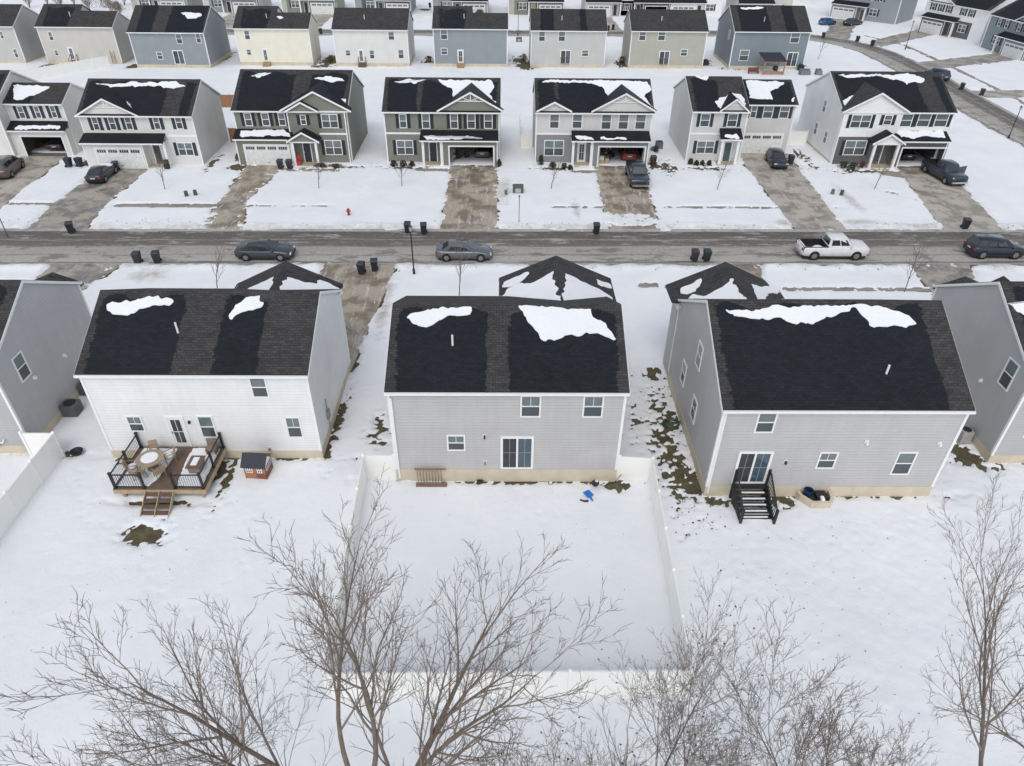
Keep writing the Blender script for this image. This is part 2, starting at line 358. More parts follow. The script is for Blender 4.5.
for poly,cov in SW:
    me=bpy.data.meshes.new('sidewalk'); me.from_pydata([(x,y,.016) for x,y in poly],[],[tuple(range(len(poly)))]); me.materials.append(SIDE)
    tag(link('sidewalk',me),kind='structure')
# bare ground showing through: (cx,cy,rx,ry,noise amplitude)
def gel(px,py,rx,ry,amp): x,y=g(px,py); return (x,y,rx,ry,amp)
BARE=[(-18.15,24.35,1.3,.85,.42),(-21.2,30.4,.9,.9,.5),(-10.15,33.5,.32,2.9,.35),(-10.3,30.6,.4,.9,.4),
 (9.8,29.7,.8,3.0,1.25),(10.0,33.8,.45,1.7,.9),gel(652,375,.7,.9,.5),(9.6,36.3,.4,1.6,.9),
 gel(968,460,.9,.7,.5),gel(960,452,.6,.6,.5),gel(985,468,.7,.3,.5),gel(66,455,.5,.4,.3),
 gel(382,428,.22,.8,.9),gel(636,425,.3,1.,1.0),
 (-18.0,29.0,2.5,1.6,.15),(-15.3,28.3,.22,1.9,.2),(-18.0,26.55,2.4,.28,.15),(14.9,26.6,.9,.5,.5),(11.6,26.8,.8,.4,.5),(6.2,27.9,.9,.4,.3),
 (-30.3,78.9,1.1,1.2,.6),(-47.6,81.,.8,2.6,.5),(-17.5,79.2,2.4,.5,.5),(-33.5,80.3,.4,3,.5),(-11.2,79.,2.2,.45,.5),(5.5,78.9,1.8,.45,.6),(22.6,79.3,2.6,.5,.6),
 (18.7,80.0,.9,2.2,.9),(17.6,80.2,.7,1.2,.7),(40.6,78.8,2.6,.7,.7),(35.9,83,.6,3.0,.9),(16.9,79.5,.5,.6,.4),
 gel(528,66,2.0,3.2,1.),gel(519,60,1.4,3.,1.),gel(624,64,1.7,3.4,1.),gel(700,63,1.7,2.4,1.),gel(745,69,3.5,.8,.8),gel(332,60,2.2,3.6,1.),gel(322,66,2.,1.4,1.),gel(428,62,1.3,1.6,1.),gel(175,66,1.2,1.2,.7),gel(385,66,3.5,.5,.6),gel(134,66,1.4,2.,.9),gel(47,66,1.2,1.5,.9),gel(226,58,.6,5,.8),
 gel(690,15,2.2,1.5,1.),gel(605,12,2,1.5,1.),gel(425,10,1.5,2,1.),gel(572,17,2.2,1.8,1.)]
for (x0,x1,y) in ((-22.2,-10.4,30.15),(-5.8,6.1,28.26),(10.9,23.1,27.13),(28.2,40,29.8),(-38,-27.1,30.49)):
    BARE.append(((x0+x1)/2,y-.02,(x1-x0)/2,.22,.22))
# dirty snow spots (ploughed heaps)
DIRTY=[(26.9,63.6,1.3,1.3),(34.6,64.2,2.2,1.0),(40.9,62.9,1.6,.8),(-23.6,62.,1.5,.6),(-30.3,62,3,.6),(18.,54.6,1.5,.8),(-29.5,52.5,2.,1.6),(-9.5,50,1.0,3.6),(39.8,63.4,3.,.5),(9.,62.6,5,.6),(-1.5,62.4,1.3,.9),(-17,62.2,4,.5),(21.,54.7,1.8,.7),(12.,54.6,1.5,.6),(42.5,54.5,2,.8),(-10.4,40.5,.7,3.5),(7.2,67.,.5,3),(-.2,72,1.2,5),(2,54.6,3,.5),(35.9,70,.8,5),(-9.2,46,.7,4)]
def steps(segs):
    out=[]
    for a,b,s in segs: out.append(np.arange(a,b-1e-6,s))
    out.append([segs[-1][1]]); return np.concatenate(out)
gx=steps([(-700,-150,50),(-150,-75,2.5),(-75,-60,.7),(-60,-30,.24),(-30,30,.14),(30,62,.24),(62,100,.6),(100,160,3),(160,700,60)])
gy=steps([(-250,0,25),(0,10,1.),(10,14,.35),(14,38,.14),(38,48,.4),(48,55,.22),(55,62,.3),(62,84,.2),(84,120,.7),(120,135,.4),(135,156,.8),(156,190,.5),(190,240,2.5),(240,900,60)])
X,Y=np.meshgrid(gx,gy); H=.11+fnoise(X,Y,.22,1)*.07+fnoise(X,Y,1.6,2,3)*.012; DI=np.zeros_like(X)
NZ=fnoise(X,Y,.7,5,5); NF=fnoise(X,Y,2.3,8,4)
def cut(poly,amp,cover,width=.35,berm=0,dirt=.35,dw=.6):
    global H,DI
    xs=[p[0] for p in poly]; ys=[p[1] for p in poly]; mg=3.5
    i0,i1=np.searchsorted(gy,[min(ys)-mg,max(ys)+mg]); j0,j1=np.searchsorted(gx,[min(xs)-mg,max(xs)+mg])
    if i1<=i0 or j1<=j0: return
    sl_=(slice(i0,i1),slice(j0,j1)); x,y=X[sl_],Y[sl_]; s=sd_poly(x,y,poly)
    sn=s+NZ[sl_]*amp
    if cover: sn=np.where(sn<0,sn*.5+cover*(NF[sl_]*4.0-.35)*.8,sn)
    k=np.clip(sn/width,-1,1); h=H[sl_]
    if berm: h=h+berm*np.exp(-((s-.75)/.55)**2)*(.7+NZ[sl_]*1.3)
    lim=np.where(k<0,k*.12,.02+k*(h-.02)); H[sl_]=np.where(k<1,np.minimum(h,lim),h)
    DI[sl_]=np.maximum(DI[sl_],dirt*np.exp(-(np.maximum(s,0)/dw)**2))
xx=np.arange(-200,68,4.)
cut([(x,ny(x)-.28) for x in xx]+[(x,fy(x)+.32) for x in xx[::-1]],.55,0,.3,.18,.66,1.1)
L,Rr=ribbon_poly(PATH2,HW2+.25); cut(L+Rr[::-1],.45,0,.5,.1,.45,1.)
for poly,cov,mt in DR: cut(poly,.5,cov+.04,.3,.03,.34,.6)
# end of the driveway in front of the grey-and-white house is buried under slush
for poly,cov in SW: cut(poly,.22,cov,.22,0,.15,.3)
for cx,cy,rx,ry,amp in BARE:
    mg=3; i0,i1=np.searchsorted(gy,[cy-ry-mg,cy+ry+mg]); j0,j1=np.searchsorted(gx,[cx-rx-mg,cx+rx+mg]); sl_=(slice(i0,i1),slice(j0,j1)); x,y=X[sl_],Y[sl_]
    s=(np.hypot((x-cx)/rx,(y-cy)/ry)-1)*min(rx,ry)+NZ[sl_]*amp*.5+NF[sl_]*amp*.9+fnoise(x,y,5.,41,2)*amp*1.3+.06+.05*min(amp,1.)
    k=np.clip(s/.25,-1,1); H[sl_]=np.where(k<1,np.minimum(H[sl_],np.where(k<0,k*.1,k*H[sl_])),H[sl_])
for cx,cy,rx,ry in DIRTY:
    DI=np.maximum(DI,.78*np.exp(-(((X-cx)/rx)**2+((Y-cy)/ry)**2)))
# slush left on the apron of the third driveway from the right
a=np.exp(-(((X-12.3)/3.2)**4+((Y-64.6)/1.9)**4)); H=H+a*(.19+NF*.10); DI=np.maximum(DI,a*.42)
H=np.where(X>60,np.where((np.abs(X-68.6)<3.2)&(Y<95),-.05,H),H)
# trampled and dimpled snow, and lines of footprints, in the near yards
yard=np.clip((38-Y)/3,0,1)*np.clip((X-8.6)/1.0,0,1); H=H+np.where(H>.03,yard*(fnoise(X,Y,2.6,31,2)*.045),0)
yardl=np.clip((30-Y)/2,0,1)*np.clip((-9-X)/1.0,0,1); H=H+np.where(H>.03,yardl*(fnoise(X,Y,1.8,33,2)*.02),0)
def track(P,seed,pit=.07,r=.11,stride=.62,wob=.12):
    global H
    rr=random.Random(seed); side=1
    for (x0,y0),(x1,y1) in zip(P[:-1],P[1:]):
        L=math.dist((x0,y0),(x1,y1)); n=max(1,int(L/stride)); nx,ny_=-(y1-y0)/L,(x1-x0)/L
        for i in range(n):
            t=(i+rr.uniform(-.15,.15))/n; side=-side; cx=x0+(x1-x0)*t+nx*side*wob; cy=y0+(y1-y0)*t+ny_*side*wob
            j0,j1=np.searchsorted(gx,[cx-.6,cx+.6]); i0,i1=np.searchsorted(gy,[cy-.6,cy+.6])
            H[i0:i1,j0:j1]-=pit*np.exp(-((X[i0:i1,j0:j1]-cx)**2+(Y[i0:i1,j0:j1]-cy)**2)/(r*r))*(H[i0:i1,j0:j1]>.05)
track([(-17.8,23.6),(-16.5,21),(-14.2,19.5),(-12.5,22),(-12.9,27.4)],1); track([(-19.4,24.6),(-22,25.5),(-23.9,29.5)],2); track([(13.1,24.6),(12.,22.),(10.2,20.4),(9.3,17)],3,.06,.13); track([(13.4,24.6),(17,23.5),(20.5,24.6),(24.2,27.),(25,30.5)],4,.05,.13)
track([(.8,27.6),(2.,25.2),(4.2,26.2)],5); track([(-8.9,36),(-8.6,46),(-9.6,53)],6); track([(-15,71),(-14.5,76.5)],7,.08,.2); track([(8.2,36),(8.4,44),(7.8,52)],8)
nyg,nxg=X.shape
me=bpy.data.meshes.new('snow_cover'); nv=nyg*nxg
me.vertices.add(nv); me.vertices.foreach_set('co',np.stack([X,Y,H],-1).astype(np.float32).ravel())
ii=(np.arange(nyg-1)[:,None]*nxg+np.arange(nxg-1)[None,:]).ravel(); q=np.stack([ii,ii+1,ii+nxg+1,ii+nxg],-1).astype(np.int32)
me.loops.add(q.size); me.loops.foreach_set('vertex_index',q.ravel()); me.polygons.add(len(q)); me.polygons.foreach_set('loop_start',np.arange(0,q.size,4,dtype=np.int32)); me.polygons.foreach_set('loop_total',np.full(len(q),4,dtype=np.int32))
me.update(calc_edges=True); me.polygons.foreach_set('use_smooth',[True]*len(q))
at=me.attributes.new('dirt','FLOAT','POINT'); at.data.foreach_set('value',DI.astype(np.float32).ravel()); me.materials.append(SNOW)
tag(link('snow_cover',me),kind='structure')
def hz(x,y):
    i=min(len(gy)-1,int(np.searchsorted(gy,y))); j=min(len(gx)-1,int(np.searchsorted(gx,x))); return max(0.,float(H[i,j]))
# ------------------------------------------------------------------ house kit
CACHE={}
def win_meshes(w,h,style):
    k=('w',round(w,2),round(h,2),style)
    if k in CACHE: return CACHE[k]
    fr=MB(); t=.085; d=.05
    fr.box(-w/2,w/2,-d,0.0,h/2-t,h/2); fr.box(-w/2,w/2,-d,0,-h/2,-h/2+t); fr.box(-w/2,-w/2+t,-d,0,-h/2+t,h/2-t); fr.box(w/2-t,w/2,-d,0,-h/2+t,h/2-t)
    gl=MB(); n=2 if style=='double' else 1; iw=(w-2*t-(t if n==2 else 0))/n
    for k2 in range(n):
        x0=-w/2+t+k2*(iw+t); x1=x0+iw
        if k2: fr.box(x0-t,x0,-d*.9,0,-h/2+t,h/2-t)
        z0,z1=-h/2+t,h/2-t
        if style=='slider2':
            pass
        zm=(z0+z1)/2; fr.box(x0,x1,-d*.7,-.004,zm-.03,zm+.03)
        if style in('grid','double_grid'): fr.box((x0+x1)/2-.012,(x0+x1)/2+.012,-.03,-.004,zm+.03,z1); 
        gl.add([(x0,-.012,zm),(x1,-.012,zm),(x1,-.012,z1),(x0,-.012,z1)],[(0,1,2,3)],0)
        gl.add([(x0,-.02,z0),(x1,-.02,z0),(x1,-.02,zm),(x0,-.02,zm)],[(0,1,2,3)],1)
    r=(fr.mesh('window_frame',WHITE),gl.mesh('pane',[GLASS_UP,GLASS_LO],fix=False)); CACHE[k]=r; return r
def slider_meshes(w,h):
    k=('s',round(w,2),round(h,2))
    if k in CACHE: return CACHE[k]
    fr=MB(); t=.13
    fr.box(-w/2,w/2,-.06,0,h/2-t,h/2); fr.box(-w/2,w/2,-.06,0,-h/2,-h/2+t*.8); fr.box(-w/2,-w/2+t,-.06,0,-h/2+t*.8,h/2-t); fr.box(w/2-t,w/2,-.06,0,-h/2+t*.8,h/2-t); fr.box(-.05,.05,-.055,0,-h/2+t*.8,h/2-t)
    gl=MB()
    for s,mi in ((-1,1),(1,0)):
        x0,x1=(-w/2+t,-.05) if s<0 else (.05,w/2-t)
        gl.add([(x0,-.015,-h/2+t*.8),(x1,-.015,-h/2+t*.8),(x1,-.015,h/2-t),(x0,-.015,h/2-t)],[(0,1,2,3)],mi)
        xm=(x0+x1)/2; fr.box(xm-.011,xm+.011,-.02,-.004,-h/2+t,h/2-t,1); fr.box(x0,x1,-.02,-.004,-.01,.012,1)
    r=(fr.mesh('sliding_door_frame',[WHITE,plain('muntin_grey',(.35,.37,.38),.5)]),gl.mesh('pane',[plain('slider_glass',(.05,.085,.11),.05,var=.3,nscale=.6,spec=.9),plain('slider_screen',(.035,.038,.042),.3,var=.25)],fix=False)); CACHE[k]=r; return r
def door_meshes(w,h,col,glass):
    k=('d',round(w,2),round(h,2),col,glass)
    if k in CACHE: return CACHE[k]
    fr=MB(); t=.11; fr.box(-w/2,w/2,-.05,0,h/2-t,h/2); fr.box(-w/2,-w/2+t,-.05,0,-h/2,h/2-t); fr.box(w/2-t,w/2,-.05,0,-h/2,h/2-t)
    pn=MB(); pn.box(-w/2+t,w/2-t,-.03,-.002,-h/2,h/2-t,0); a=w/2-t
    if glass: 
        pn.box(-a+.13,a-.13,-.036,-.03,-h/2+.28,h/2-t-.14,1)
        pn.box(-.015,.015,-.045,-.036,-h/2+.28,h/2-t-.14,0); pn.box(-a+.13,a-.13,-.045,-.036,-.02,.02,0)
    else:
        for zz in (-.28,.12): pn.box(-a+.12,-.05,-.042,-.03,zz*h,zz*h+.25*h,0); pn.box(.05,a-.12,-.042,-.03,zz*h,zz*h+.25*h,0)
    hd=MB(); hd.box(-a+.04,-a+.09,-.08,-.03,-.12,.02)
    r=(fr.mesh('door_frame',WHITE),pn.mesh('door',[col,GLASS_LO]),hd.mesh('handle',plain('door_hardware',(.5,.48,.42),.3,1))); CACHE[k]=r; return r
def garage_meshes(w,h):
    k=('g',round(w,2),round(h,2))
    if k in CACHE: return CACHE[k]
    d=MB(); d.box(-w/2,w/2,-.03,0,-h/2,h/2)
    rows=4
    for i in range(rows):
        z0=-h/2+i*h/rows; d.box(-w/2,w/2,-.036,-.03,z0+.02,z0+.035)
        if i<rows-1:
            for j in range(8):
                x0=-w/2+(j+.12)*w/8; d.box(x0,x0+w/8*.76,-.042,-.03,z0+.12,z0+h/rows-.10)
    d.box(-.12,.12,-.05,-.036,-h/2+.35,-h/2+.40,1)
    wn=MB(); ww=w/4*.78; wh=h/rows*.55; wn.box(-ww/2,ww/2,-.05,-.03,-wh/2,wh/2,0)
    for j in (-1,0,1): wn.box(j*ww/4-.015,j*ww/4+.015,-.055,-.05,-wh/2,wh/2,1)
    tr=MB(); t=.16; tr.box(-w/2-t,w/2+t,-.06,0,h/2,h/2+t); tr.box(-w/2-t,-w/2,-.06,0,-h/2,h/2); tr.box(w/2,w/2+t,-.06,0,-h/2,h/2)
    r=(d.mesh('garage_door',[plain('garage_door_white',(.72,.72,.70),.4,var=.03),BLACK]),wn.mesh('garage_window',[GLASS_LO,WHITE]),tr.mesh('garage_trim',WHITE)); CACHE[k]=r; return r
ROTF={'n':0,'f':math.pi,'l':-math.pi/2,'r':math.pi/2}
def roof_mesh(W,D,ev,yr,zr,ov,rk,wet,th=.16,far=True):
    """two-slope slab; the near slope carries the wet attribute"""
    nx=int((W+2*rk)/.3); m=[];f=[];a=[]
    x0,x1=-rk,W+rk; zf=ev
    def sheet(ya,za,yb,zb,ny,wf,flip=False):
        b=len(m)
        for j in range(ny+1):
            v=j/ny
            for i in range(nx+1):
                x=x0+(x1-x0)*i/nx; m.append((x,ya+(yb-ya)*v,za+(zb-za)*v)); a.append(wf(x,v))
        for j in range(ny):
            for i in range(nx):
                q=(b+j*(nx+1)+i,b+j*(nx+1)+i+1,b+(j+1)*(nx+1)+i+1,b+(j+1)*(nx+1)+i); f.append(q if not flip else q[::-1])
    sheet(-ov,ev,yr,zr,14,wet); sheet(D+ov,zf,yr,zr,6,lambda x,v:.15,True)
    b=len(m); P=[(-ov,ev),(yr,zr),(D+ov,zf),(D+ov,zf-th),(yr,zr-th),(-ov,ev-th)]
    for x in (x0,x1): m+= [(x,y,z) for y,z in P]; a+=[0]*6
    f+=[(b,b+1,b+4,b+5),(b+1,b+2,b+3,b+4),(b+6,b+11,b+10,b+7),(b+7,b+10,b+9,b+8),(b+5,b+4,b+10,b+11),(b+4,b+3,b+9,b+10),(b,b+5,b+11,b+6),(b+2,b+8,b+9,b+3)]
    me=bpy.data.meshes.new('roof'); me.from_pydata(m,[],f); me.materials.append(SHINGLE)
    at=me.attributes.new('wet','FLOAT','POINT'); at.data.foreach_set('value',a); me.update(); return me
def wetfun(W,dry,top=.9,edge=.8,base=.55):
    """dry: list of (x0,x1) columns that have dried out"""
    def f(x,v):
        s=min(x+.1,W-x+.1)-edge*(.6+.5*(1-v)); s=min(s,(top-v)*9+.35*math.sin(x*1.9))
        for a,b in dry: s=min(s,max(a-x,x-b))
        return base+max(-.5,min(.5,s*1.1))
    return f
class House:
    def __init__(s,label,x,y,W,D,ev,slope=.54,rz=0,wall=None,cat='house',group=None,found=.35,ov=.3,rk=.12,dry=(),holes=(),yr=None,trim=True,wetbase=.55,z0=0,top=.9,edge=.8):
        s.root=empty('house',(x,y,z0),rz,label,cat,group); s.x,s.y,s.W,s.D,s.ev,s.ov=x,y,W,D,ev,ov; s.wall=wall; s.rz=rz
        yr=D/2 if yr is None else yr; s.yr=yr; s.slope=slope; s.zr=ev+slope*(yr+ov); s.zw=ev+slope*ov-.17
        s.main_walls(holes,found); me=roof_mesh(W,D,ev,yr,s.zr,ov,rk,wetfun(W,dry,top=top,edge=edge,base=wetbase)); s.roof=link('roof',me,s.root)
        if trim: s.trims(found)
    def main_walls(s,holes,found):
        W,D,zw=s.W,s.D,s.zw; zr=s.zr-.17; m=MB(); th=lambda y:zw+(zr-zw)*(y/s.yr if y<=s.yr else (D-y)/(D-s.yr))
        xs=sorted({0,W,*[h[0] for h in holes],*[h[1] for h in holes]}); zs=sorted({0,zw,*[h[2] for h in holes],*[h[3] for h in holes]})
        for i in range(len(xs)-1):
            for j in range(len(zs)-1):
                cx,cz=(xs[i]+xs[i+1])/2,(zs[j]+zs[j+1])/2
                if any(h[0]<cx<h[1] and h[2]<cz<h[3] for h in holes): continue
                m.add([(xs[i],0,zs[j]),(xs[i+1],0,zs[j]),(xs[i+1],0,zs[j+1]),(xs[i],0,zs[j+1])],[(0,1,2,3)])
        m.add([(0,0,0),(0,0,zw),(0,s.yr,zr),(0,D,zw),(0,D,0)],[(0,1,2,3,4)]); m.add([(W,0,0),(W,D,0),(W,D,zw),(W,s.yr,zr),(W,0,zw)],[(0,1,2,3,4)])
        m.add([(W,D,0),(0,D,0),(0,D,zw),(W,D,zw)],[(0,1,2,3)])
        m.build('wall',s.wall,s.root,fix=False)
        if found:
            f=MB(); hx=[(0,W)]
            for h in holes:
                if h[2]<.1: hx=[p for a,b in hx for p in ((a,min(b,h[0])),(max(a,h[1]),b)) if p[1]>p[0]]
            for a,b in hx: f.box(a,b,-.025,0.02,-.2,found)
            f.box(-.025,.0,-.025,D+.025,-.2,found); f.box(W,W+.025,-.025,D+.025,-.2,found); f.box(0,W,D,D+.025,-.2,found)
            for i in range(1,int(W/1.6)): f.box(i*1.6-.01,i*1.6+.01,-.029,-.02,0,found-.02)
            f.build('foundation',FOUND,s.root)
    def trims(s,found):
        W,D,zw,ov=s.W,s.D,s.zw,s.ov; c=.11; d=.032
        for sx in (-1,1):
            for sy in (-1,1):
                xi=0 if sx<0 else W; xo=-d if sx<0 else W+d; yi=0 if sy<0 else D; yo=-d if sy<0 else D+d; yc=c if sy<0 else D-c; xc=c if sx<0 else W-c
                t=MB(); t.extrude([(xo,yo,found),(xc,yo,found),(xc,yi,found),(xi,yi,found),(xi,yc,found),(xo,yc,found)],(0,0,zw-found)); t.build('corner_board',WHITE,s.root)
        e=s.ev-.05
        for y0,y1,ya,yb in ((-ov-.12,-ov-.003,-ov-.003,-.035),(D+ov+.003,D+ov+.12,D+.035,D+ov+.003)):
            gt=MB(); gt.box(-.12,W+.12,y0,y1,e-.13,e); gt.box(-.1,W+.1,ya,yb,e-.15,e-.13); gt.build('gutter',WHITE,s.root)
        zr=s.zr
        for x in (-.15,W+.122):
            r=MB(); r.extrude([(x,-ov,s.ev-.03),(x,s.yr,zr-.03),(x,D+ov,s.ev-.03),(x,D+ov,s.ev-.2),(x,s.yr,zr-.22),(x,-ov,s.ev-.2)],(.028,0,0)); r.build('rake_trim',WHITE,s.root)
    # --- placing by face; a = position along the face, local
    def put(s,name,me,face,a,z,out=.0,parent=None):
        loc={'n':(a,-out,z),'f':(a,s.D+out,z),'l':(-out,a,z),'r':(s.W+out,a,z)}[face]
        return link(name,me,parent or s.root,loc,ROTF[face])
    def win(s,a,z,w,h,style='plain',shut=None,face='n',out=.0):
        fm,pm=win_meshes(w,h,style); o=s.put('window',fm,face,a,z,out); link('pane',pm,o)
        if shut:
            sw=.36; k=('sh',round(h,2),shut.name)
            if k not in CACHE:
                m=MB(); m.box(-sw/2,sw/2,-.04,0,-h/2+.02,h/2-.02)
                for i in range(int(h/.12)): m.box(-sw/2+.04,sw/2-.04,-.05,-.04,-h/2+.08+i*.12,-h/2+.13+i*.12)
                CACHE[k]=m.mesh('shutter',shut)
            for q in (-1,1):
                da=q*(w/2+sw/2+.02); o2=s.put('shutter',CACHE[k],face,a+da,z,out)
        return o
    def slider(s,a,z,w,h,face='n'):
        fm,pm=slider_meshes(w,h); o=s.put('sliding_door',fm,face,a,z); link('pane',pm,o); return o
    def door(s,a,z,w,h,col,glass=False,face='n',out=0):
        a_,b,c=door_meshes(w,h,col,glass); o=s.put('door_frame',a_,face,a,z,out); d=link('door',b,o); link('handle',c,o); return o
    def garage(s,a,z,w,h,out=0,closed=True):
        d,wn,tr=garage_meshes(w,h)
        if closed:
            o=s.put('garage_door',d,'n',a,z,out)
            for j in range(4): link('window',wn,o,(-w/2+(j+.5)*w/4,0,h/2-h/8))
        s.put('garage_trim',tr,'n',a,z,out)
    def cross_gable(s,cx,hw,ze,zp,yf,sgn=-1,wall=None,deco=False,ov=.25,fill=True,snowy=None,trim=True,th=.13,wet=.1,yback=None):
        """gable whose ridge runs along Y; yf = plane of its face; sgn -1 faces the camera side"""
        # main roof plane z as function of y on that side
        fz=lambda z:(z-s.ev)/s.slope-s.ov if sgn<0 else s.D+s.ov-(z-s.ev)/s.slope
        yo=yf+sgn*ov; yb=fz(zp) if yback is None else yback; ye=fz(ze) if yback is None else yback
        if yback is None: ye=max(ye,-s.ov) if sgn<0 else min(ye,s.D+s.ov)
        m=MB(); 
        for q in (-1,1):
            top=[(cx+q*(hw+.02),yo,ze),(cx,yo,zp),(cx,yb,zp),(cx+q*(hw+.02),ye,ze)]
            m.slab([(x,y,z+.012) for x,y,z in top],th)
        o=m.build('gable_roof',SHINGLE,s.root); at=o.data.attributes.new('wet','FLOAT','POINT'); at.data.foreach_set('value',[wet]*len(o.data.vertices))
        if fill:
            w_=MB(); k=(zp-ze)/hw; zz=zp-.14
            y2=yf-sgn*.02; w_.extrude([(cx-hw+.15,yf,ze-.14+.0),(cx+hw-.15,yf,ze-.14),(cx,yf,zz)],(0,-sgn*max(.05,abs(yf-(0 if sgn<0 else s.D))+.6),0)); w_.build('gable_wall',wall or s.wall,s.root)
        if trim:
            t=MB()
            for q in (-1,1):
                t.extrude([(cx+q*(hw+.08),yo,ze-.05),(cx,yo,zp-.02),(cx,yo,zp-.22),(cx+q*(hw+.08),yo,ze-.25)],(0,sgn*.03,0))
            if fill: t.box(cx-hw+.15,cx+hw-.15,min(yf,yf+sgn*.035),max(yf,yf+sgn*.035),ze-.14-.13,ze-.14)
            if deco:
                zb=zp-.22-hw*.42*(zp-ze)/hw; y0,y1=sorted((yf+sgn*.02,yf+sgn*.10)); ww=hw*.42-.02
                t.box(cx-ww-.1,cx+ww+.1,y0,y1,zb-.05,zb+.05); t.box(cx-.05,cx+.05,y0,y1,zb,zp-.25)
                for q in (-1,1):
                    t.extrude([(cx,y0,zb+.05),(cx+q*.09,y0,zb+.05),(cx+q*(ww*.55+.05),y0,zp-.27-(zp-ze)/hw*ww*.55),(cx+q*(ww*.55-.04),y0,zp-.2-(zp-ze)/hw*ww*.55)],(0,y1-y0,0))
                    t.extrude([(cx+q*ww*.42,y0,zb+.02),(cx+q*(ww*.42+.08),y0,zb+.02),(cx+q*(ww*.2+.05),y0,zp-.3-(zp-ze)/hw*ww*.2),(cx+q*(ww*.2-.03),y0,zp-.25-(zp-ze)/hw*ww*.2)],(0,y1-y0,0))
            t.build('gable_trim',WHITE,s.root)
    def pent(s,x0,x1,yo,ztop,zlow,end=.12):
        m=MB(); m.slab([(x0-end,-yo,zlow),(x1+end,-yo,zlow),(x1+end*.4,0.02,ztop),(x0-end*.4,.02,ztop)],.12); o=m.build('porch_roof',SHINGLE,s.root)
        at=o.data.attributes.new('wet','FLOAT','POINT'); at.data.foreach_set('value',[.75]*len(o.data.vertices))
        t=MB(); t.box(x0-end,x1+end,-yo-.1,-yo-.003,zlow-.15,zlow-.02); t.box(x0-end,x1+end,-yo,-.03,zlow-.16,zlow-.125); t.build('porch_gutter',WHITE,s.root)
    def bump_out(s,x0,x1,dep,h,hole=None,mat=None,interior=True):
        m=MB(); xs=[x0,x1]; zs=[0,h]
        if hole: xs=[x0,hole[0],hole[1],x1]; zs=[0,hole[2],h]
        for i in range(len(xs)-1):
            for j in range(len(zs)-1):
                if hole and i==1 and j==0: continue
                m.add([(xs[i],-dep,zs[j]),(xs[i+1],-dep,zs[j]),(xs[i+1],-dep,zs[j+1]),(xs[i],-dep,zs[j+1])],[(0,1,2,3)])
        m.add([(x0,0,0),(x0,-dep,0),(x0,-dep,h),(x0,0,h)],[(0,1,2,3)]); m.add([(x1,-dep,0),(x1,0,0),(x1,0,h),(x1,-dep,h)],[(0,1,2,3)])
        m.build('garage_wall',mat or s.wall,s.root,fix=False)
        t=MB(); t.box(x0-.03,x0+.1,-dep-.03,-dep-.002,0,h-.02); t.build('garage_corner_board',WHITE,s.root); t=MB(); t.box(x1-.1,x1+.03,-dep-.03,-dep-.002,0,h-.02); t.build('garage_corner_board',WHITE,s.root)
        if hole and interior:
            a,b,_z=hole; q=MB(); d0,d1=-dep+.0,5.6; a2,b2=max(a-.5,.06 if x0<1 else a-.5),min(b+.4,x1-.05,s.W-.06); zc=2.75
            q.add([(a2,d0+.02,.03),(b2,d0+.02,.03),(b2,d1,.03),(a2,d1,.03)],[(0,1,2,3)],1)
            q.add([(a2,d1,0),(b2,d1,0),(b2,d1,zc),(a2,d1,zc)],[(0,1,2,3)],0); q.add([(a2,d0+.02,0),(a2,d1,0),(a2,d1,zc),(a2,d0+.02,zc)],[(0,1,2,3)],0)
            q.add([(b2,d1,0),(b2,d0+.02,0),(b2,d0+.02,zc),(b2,d1,zc)],[(0,1,2,3)],0); q.add([(a2,d0+.02,zc),(b2,d0+.02,zc),(b2,d1,zc),(a2,d1,zc)],[(0,3,2,1)],0)
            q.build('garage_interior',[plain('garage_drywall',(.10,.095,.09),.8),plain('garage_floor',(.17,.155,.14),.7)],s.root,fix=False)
    def post(s,x,y,h,wd=.26):
        m=MB(); m.box(x-wd/2,x+wd/2,y-wd/2,y+wd/2,.12,h); m.box(x-wd/2-.04,x+wd/2+.04,y-wd/2-.04,y+wd/2+.04,.12,.3); m.build('porch_post',WHITE,s.root)
    def floor(s,x0,x1,dep,z=.18,step=True):
        m=MB(); m.box(x0,x1,-dep,0,0,z)
        if step: m.box(x0+.3,x1-.3,-dep-.4,-dep,0,z*.5)
        m.build('porch_floor',plain('porch_concrete',(.45,.38,.28),.8),s.root)
    def band(s,x0,x1,z,out=.0):
        m=MB(); m.box(x0,x1,-out-.04,-out,z-.1,z+.1); m.build('band_trim',WHITE,s.root)
    def cladding(s,x0,x1,z0,z1,mat,out=0):
        m=MB(); m.box(x0,x1,-out-.02,-out-.001,z0,z1); m.build('lower_cladding',mat,s.root)
    def vent(s,x,y,h=.5):
        z=s.ev+s.slope*(y+s.ov); m=MB(); m.lathe([(.055,-.1),(.055,h),(.04,h),(.04,h-.03)],(x,y,z),10); m.build('vent_pipe',WHITE,s.root,smooth=False)
    def lamp(s,a,z,face='n',mat=None,out=0):
        m=MB(); m.box(-.1,.1,-.03,0,-.1,.1,1); m.box(-.05,.05,-.16,-.03,-.1,.06,0); s.put('wall_lamp',m.mesh('wall_lamp',[mat or BLACK,WHITE]),face,a,z,out)
    def local(s,P):
        c,sn=math.cos(-s.rz),math.sin(-s.rz); x,y=P[0]-s.x,P[1]-s.y; return (x*c-y*sn,x*sn+y*c,P[2])
    def near_plane(s): return (0,-s.ov,s.ev),(0,-s.slope,1.)
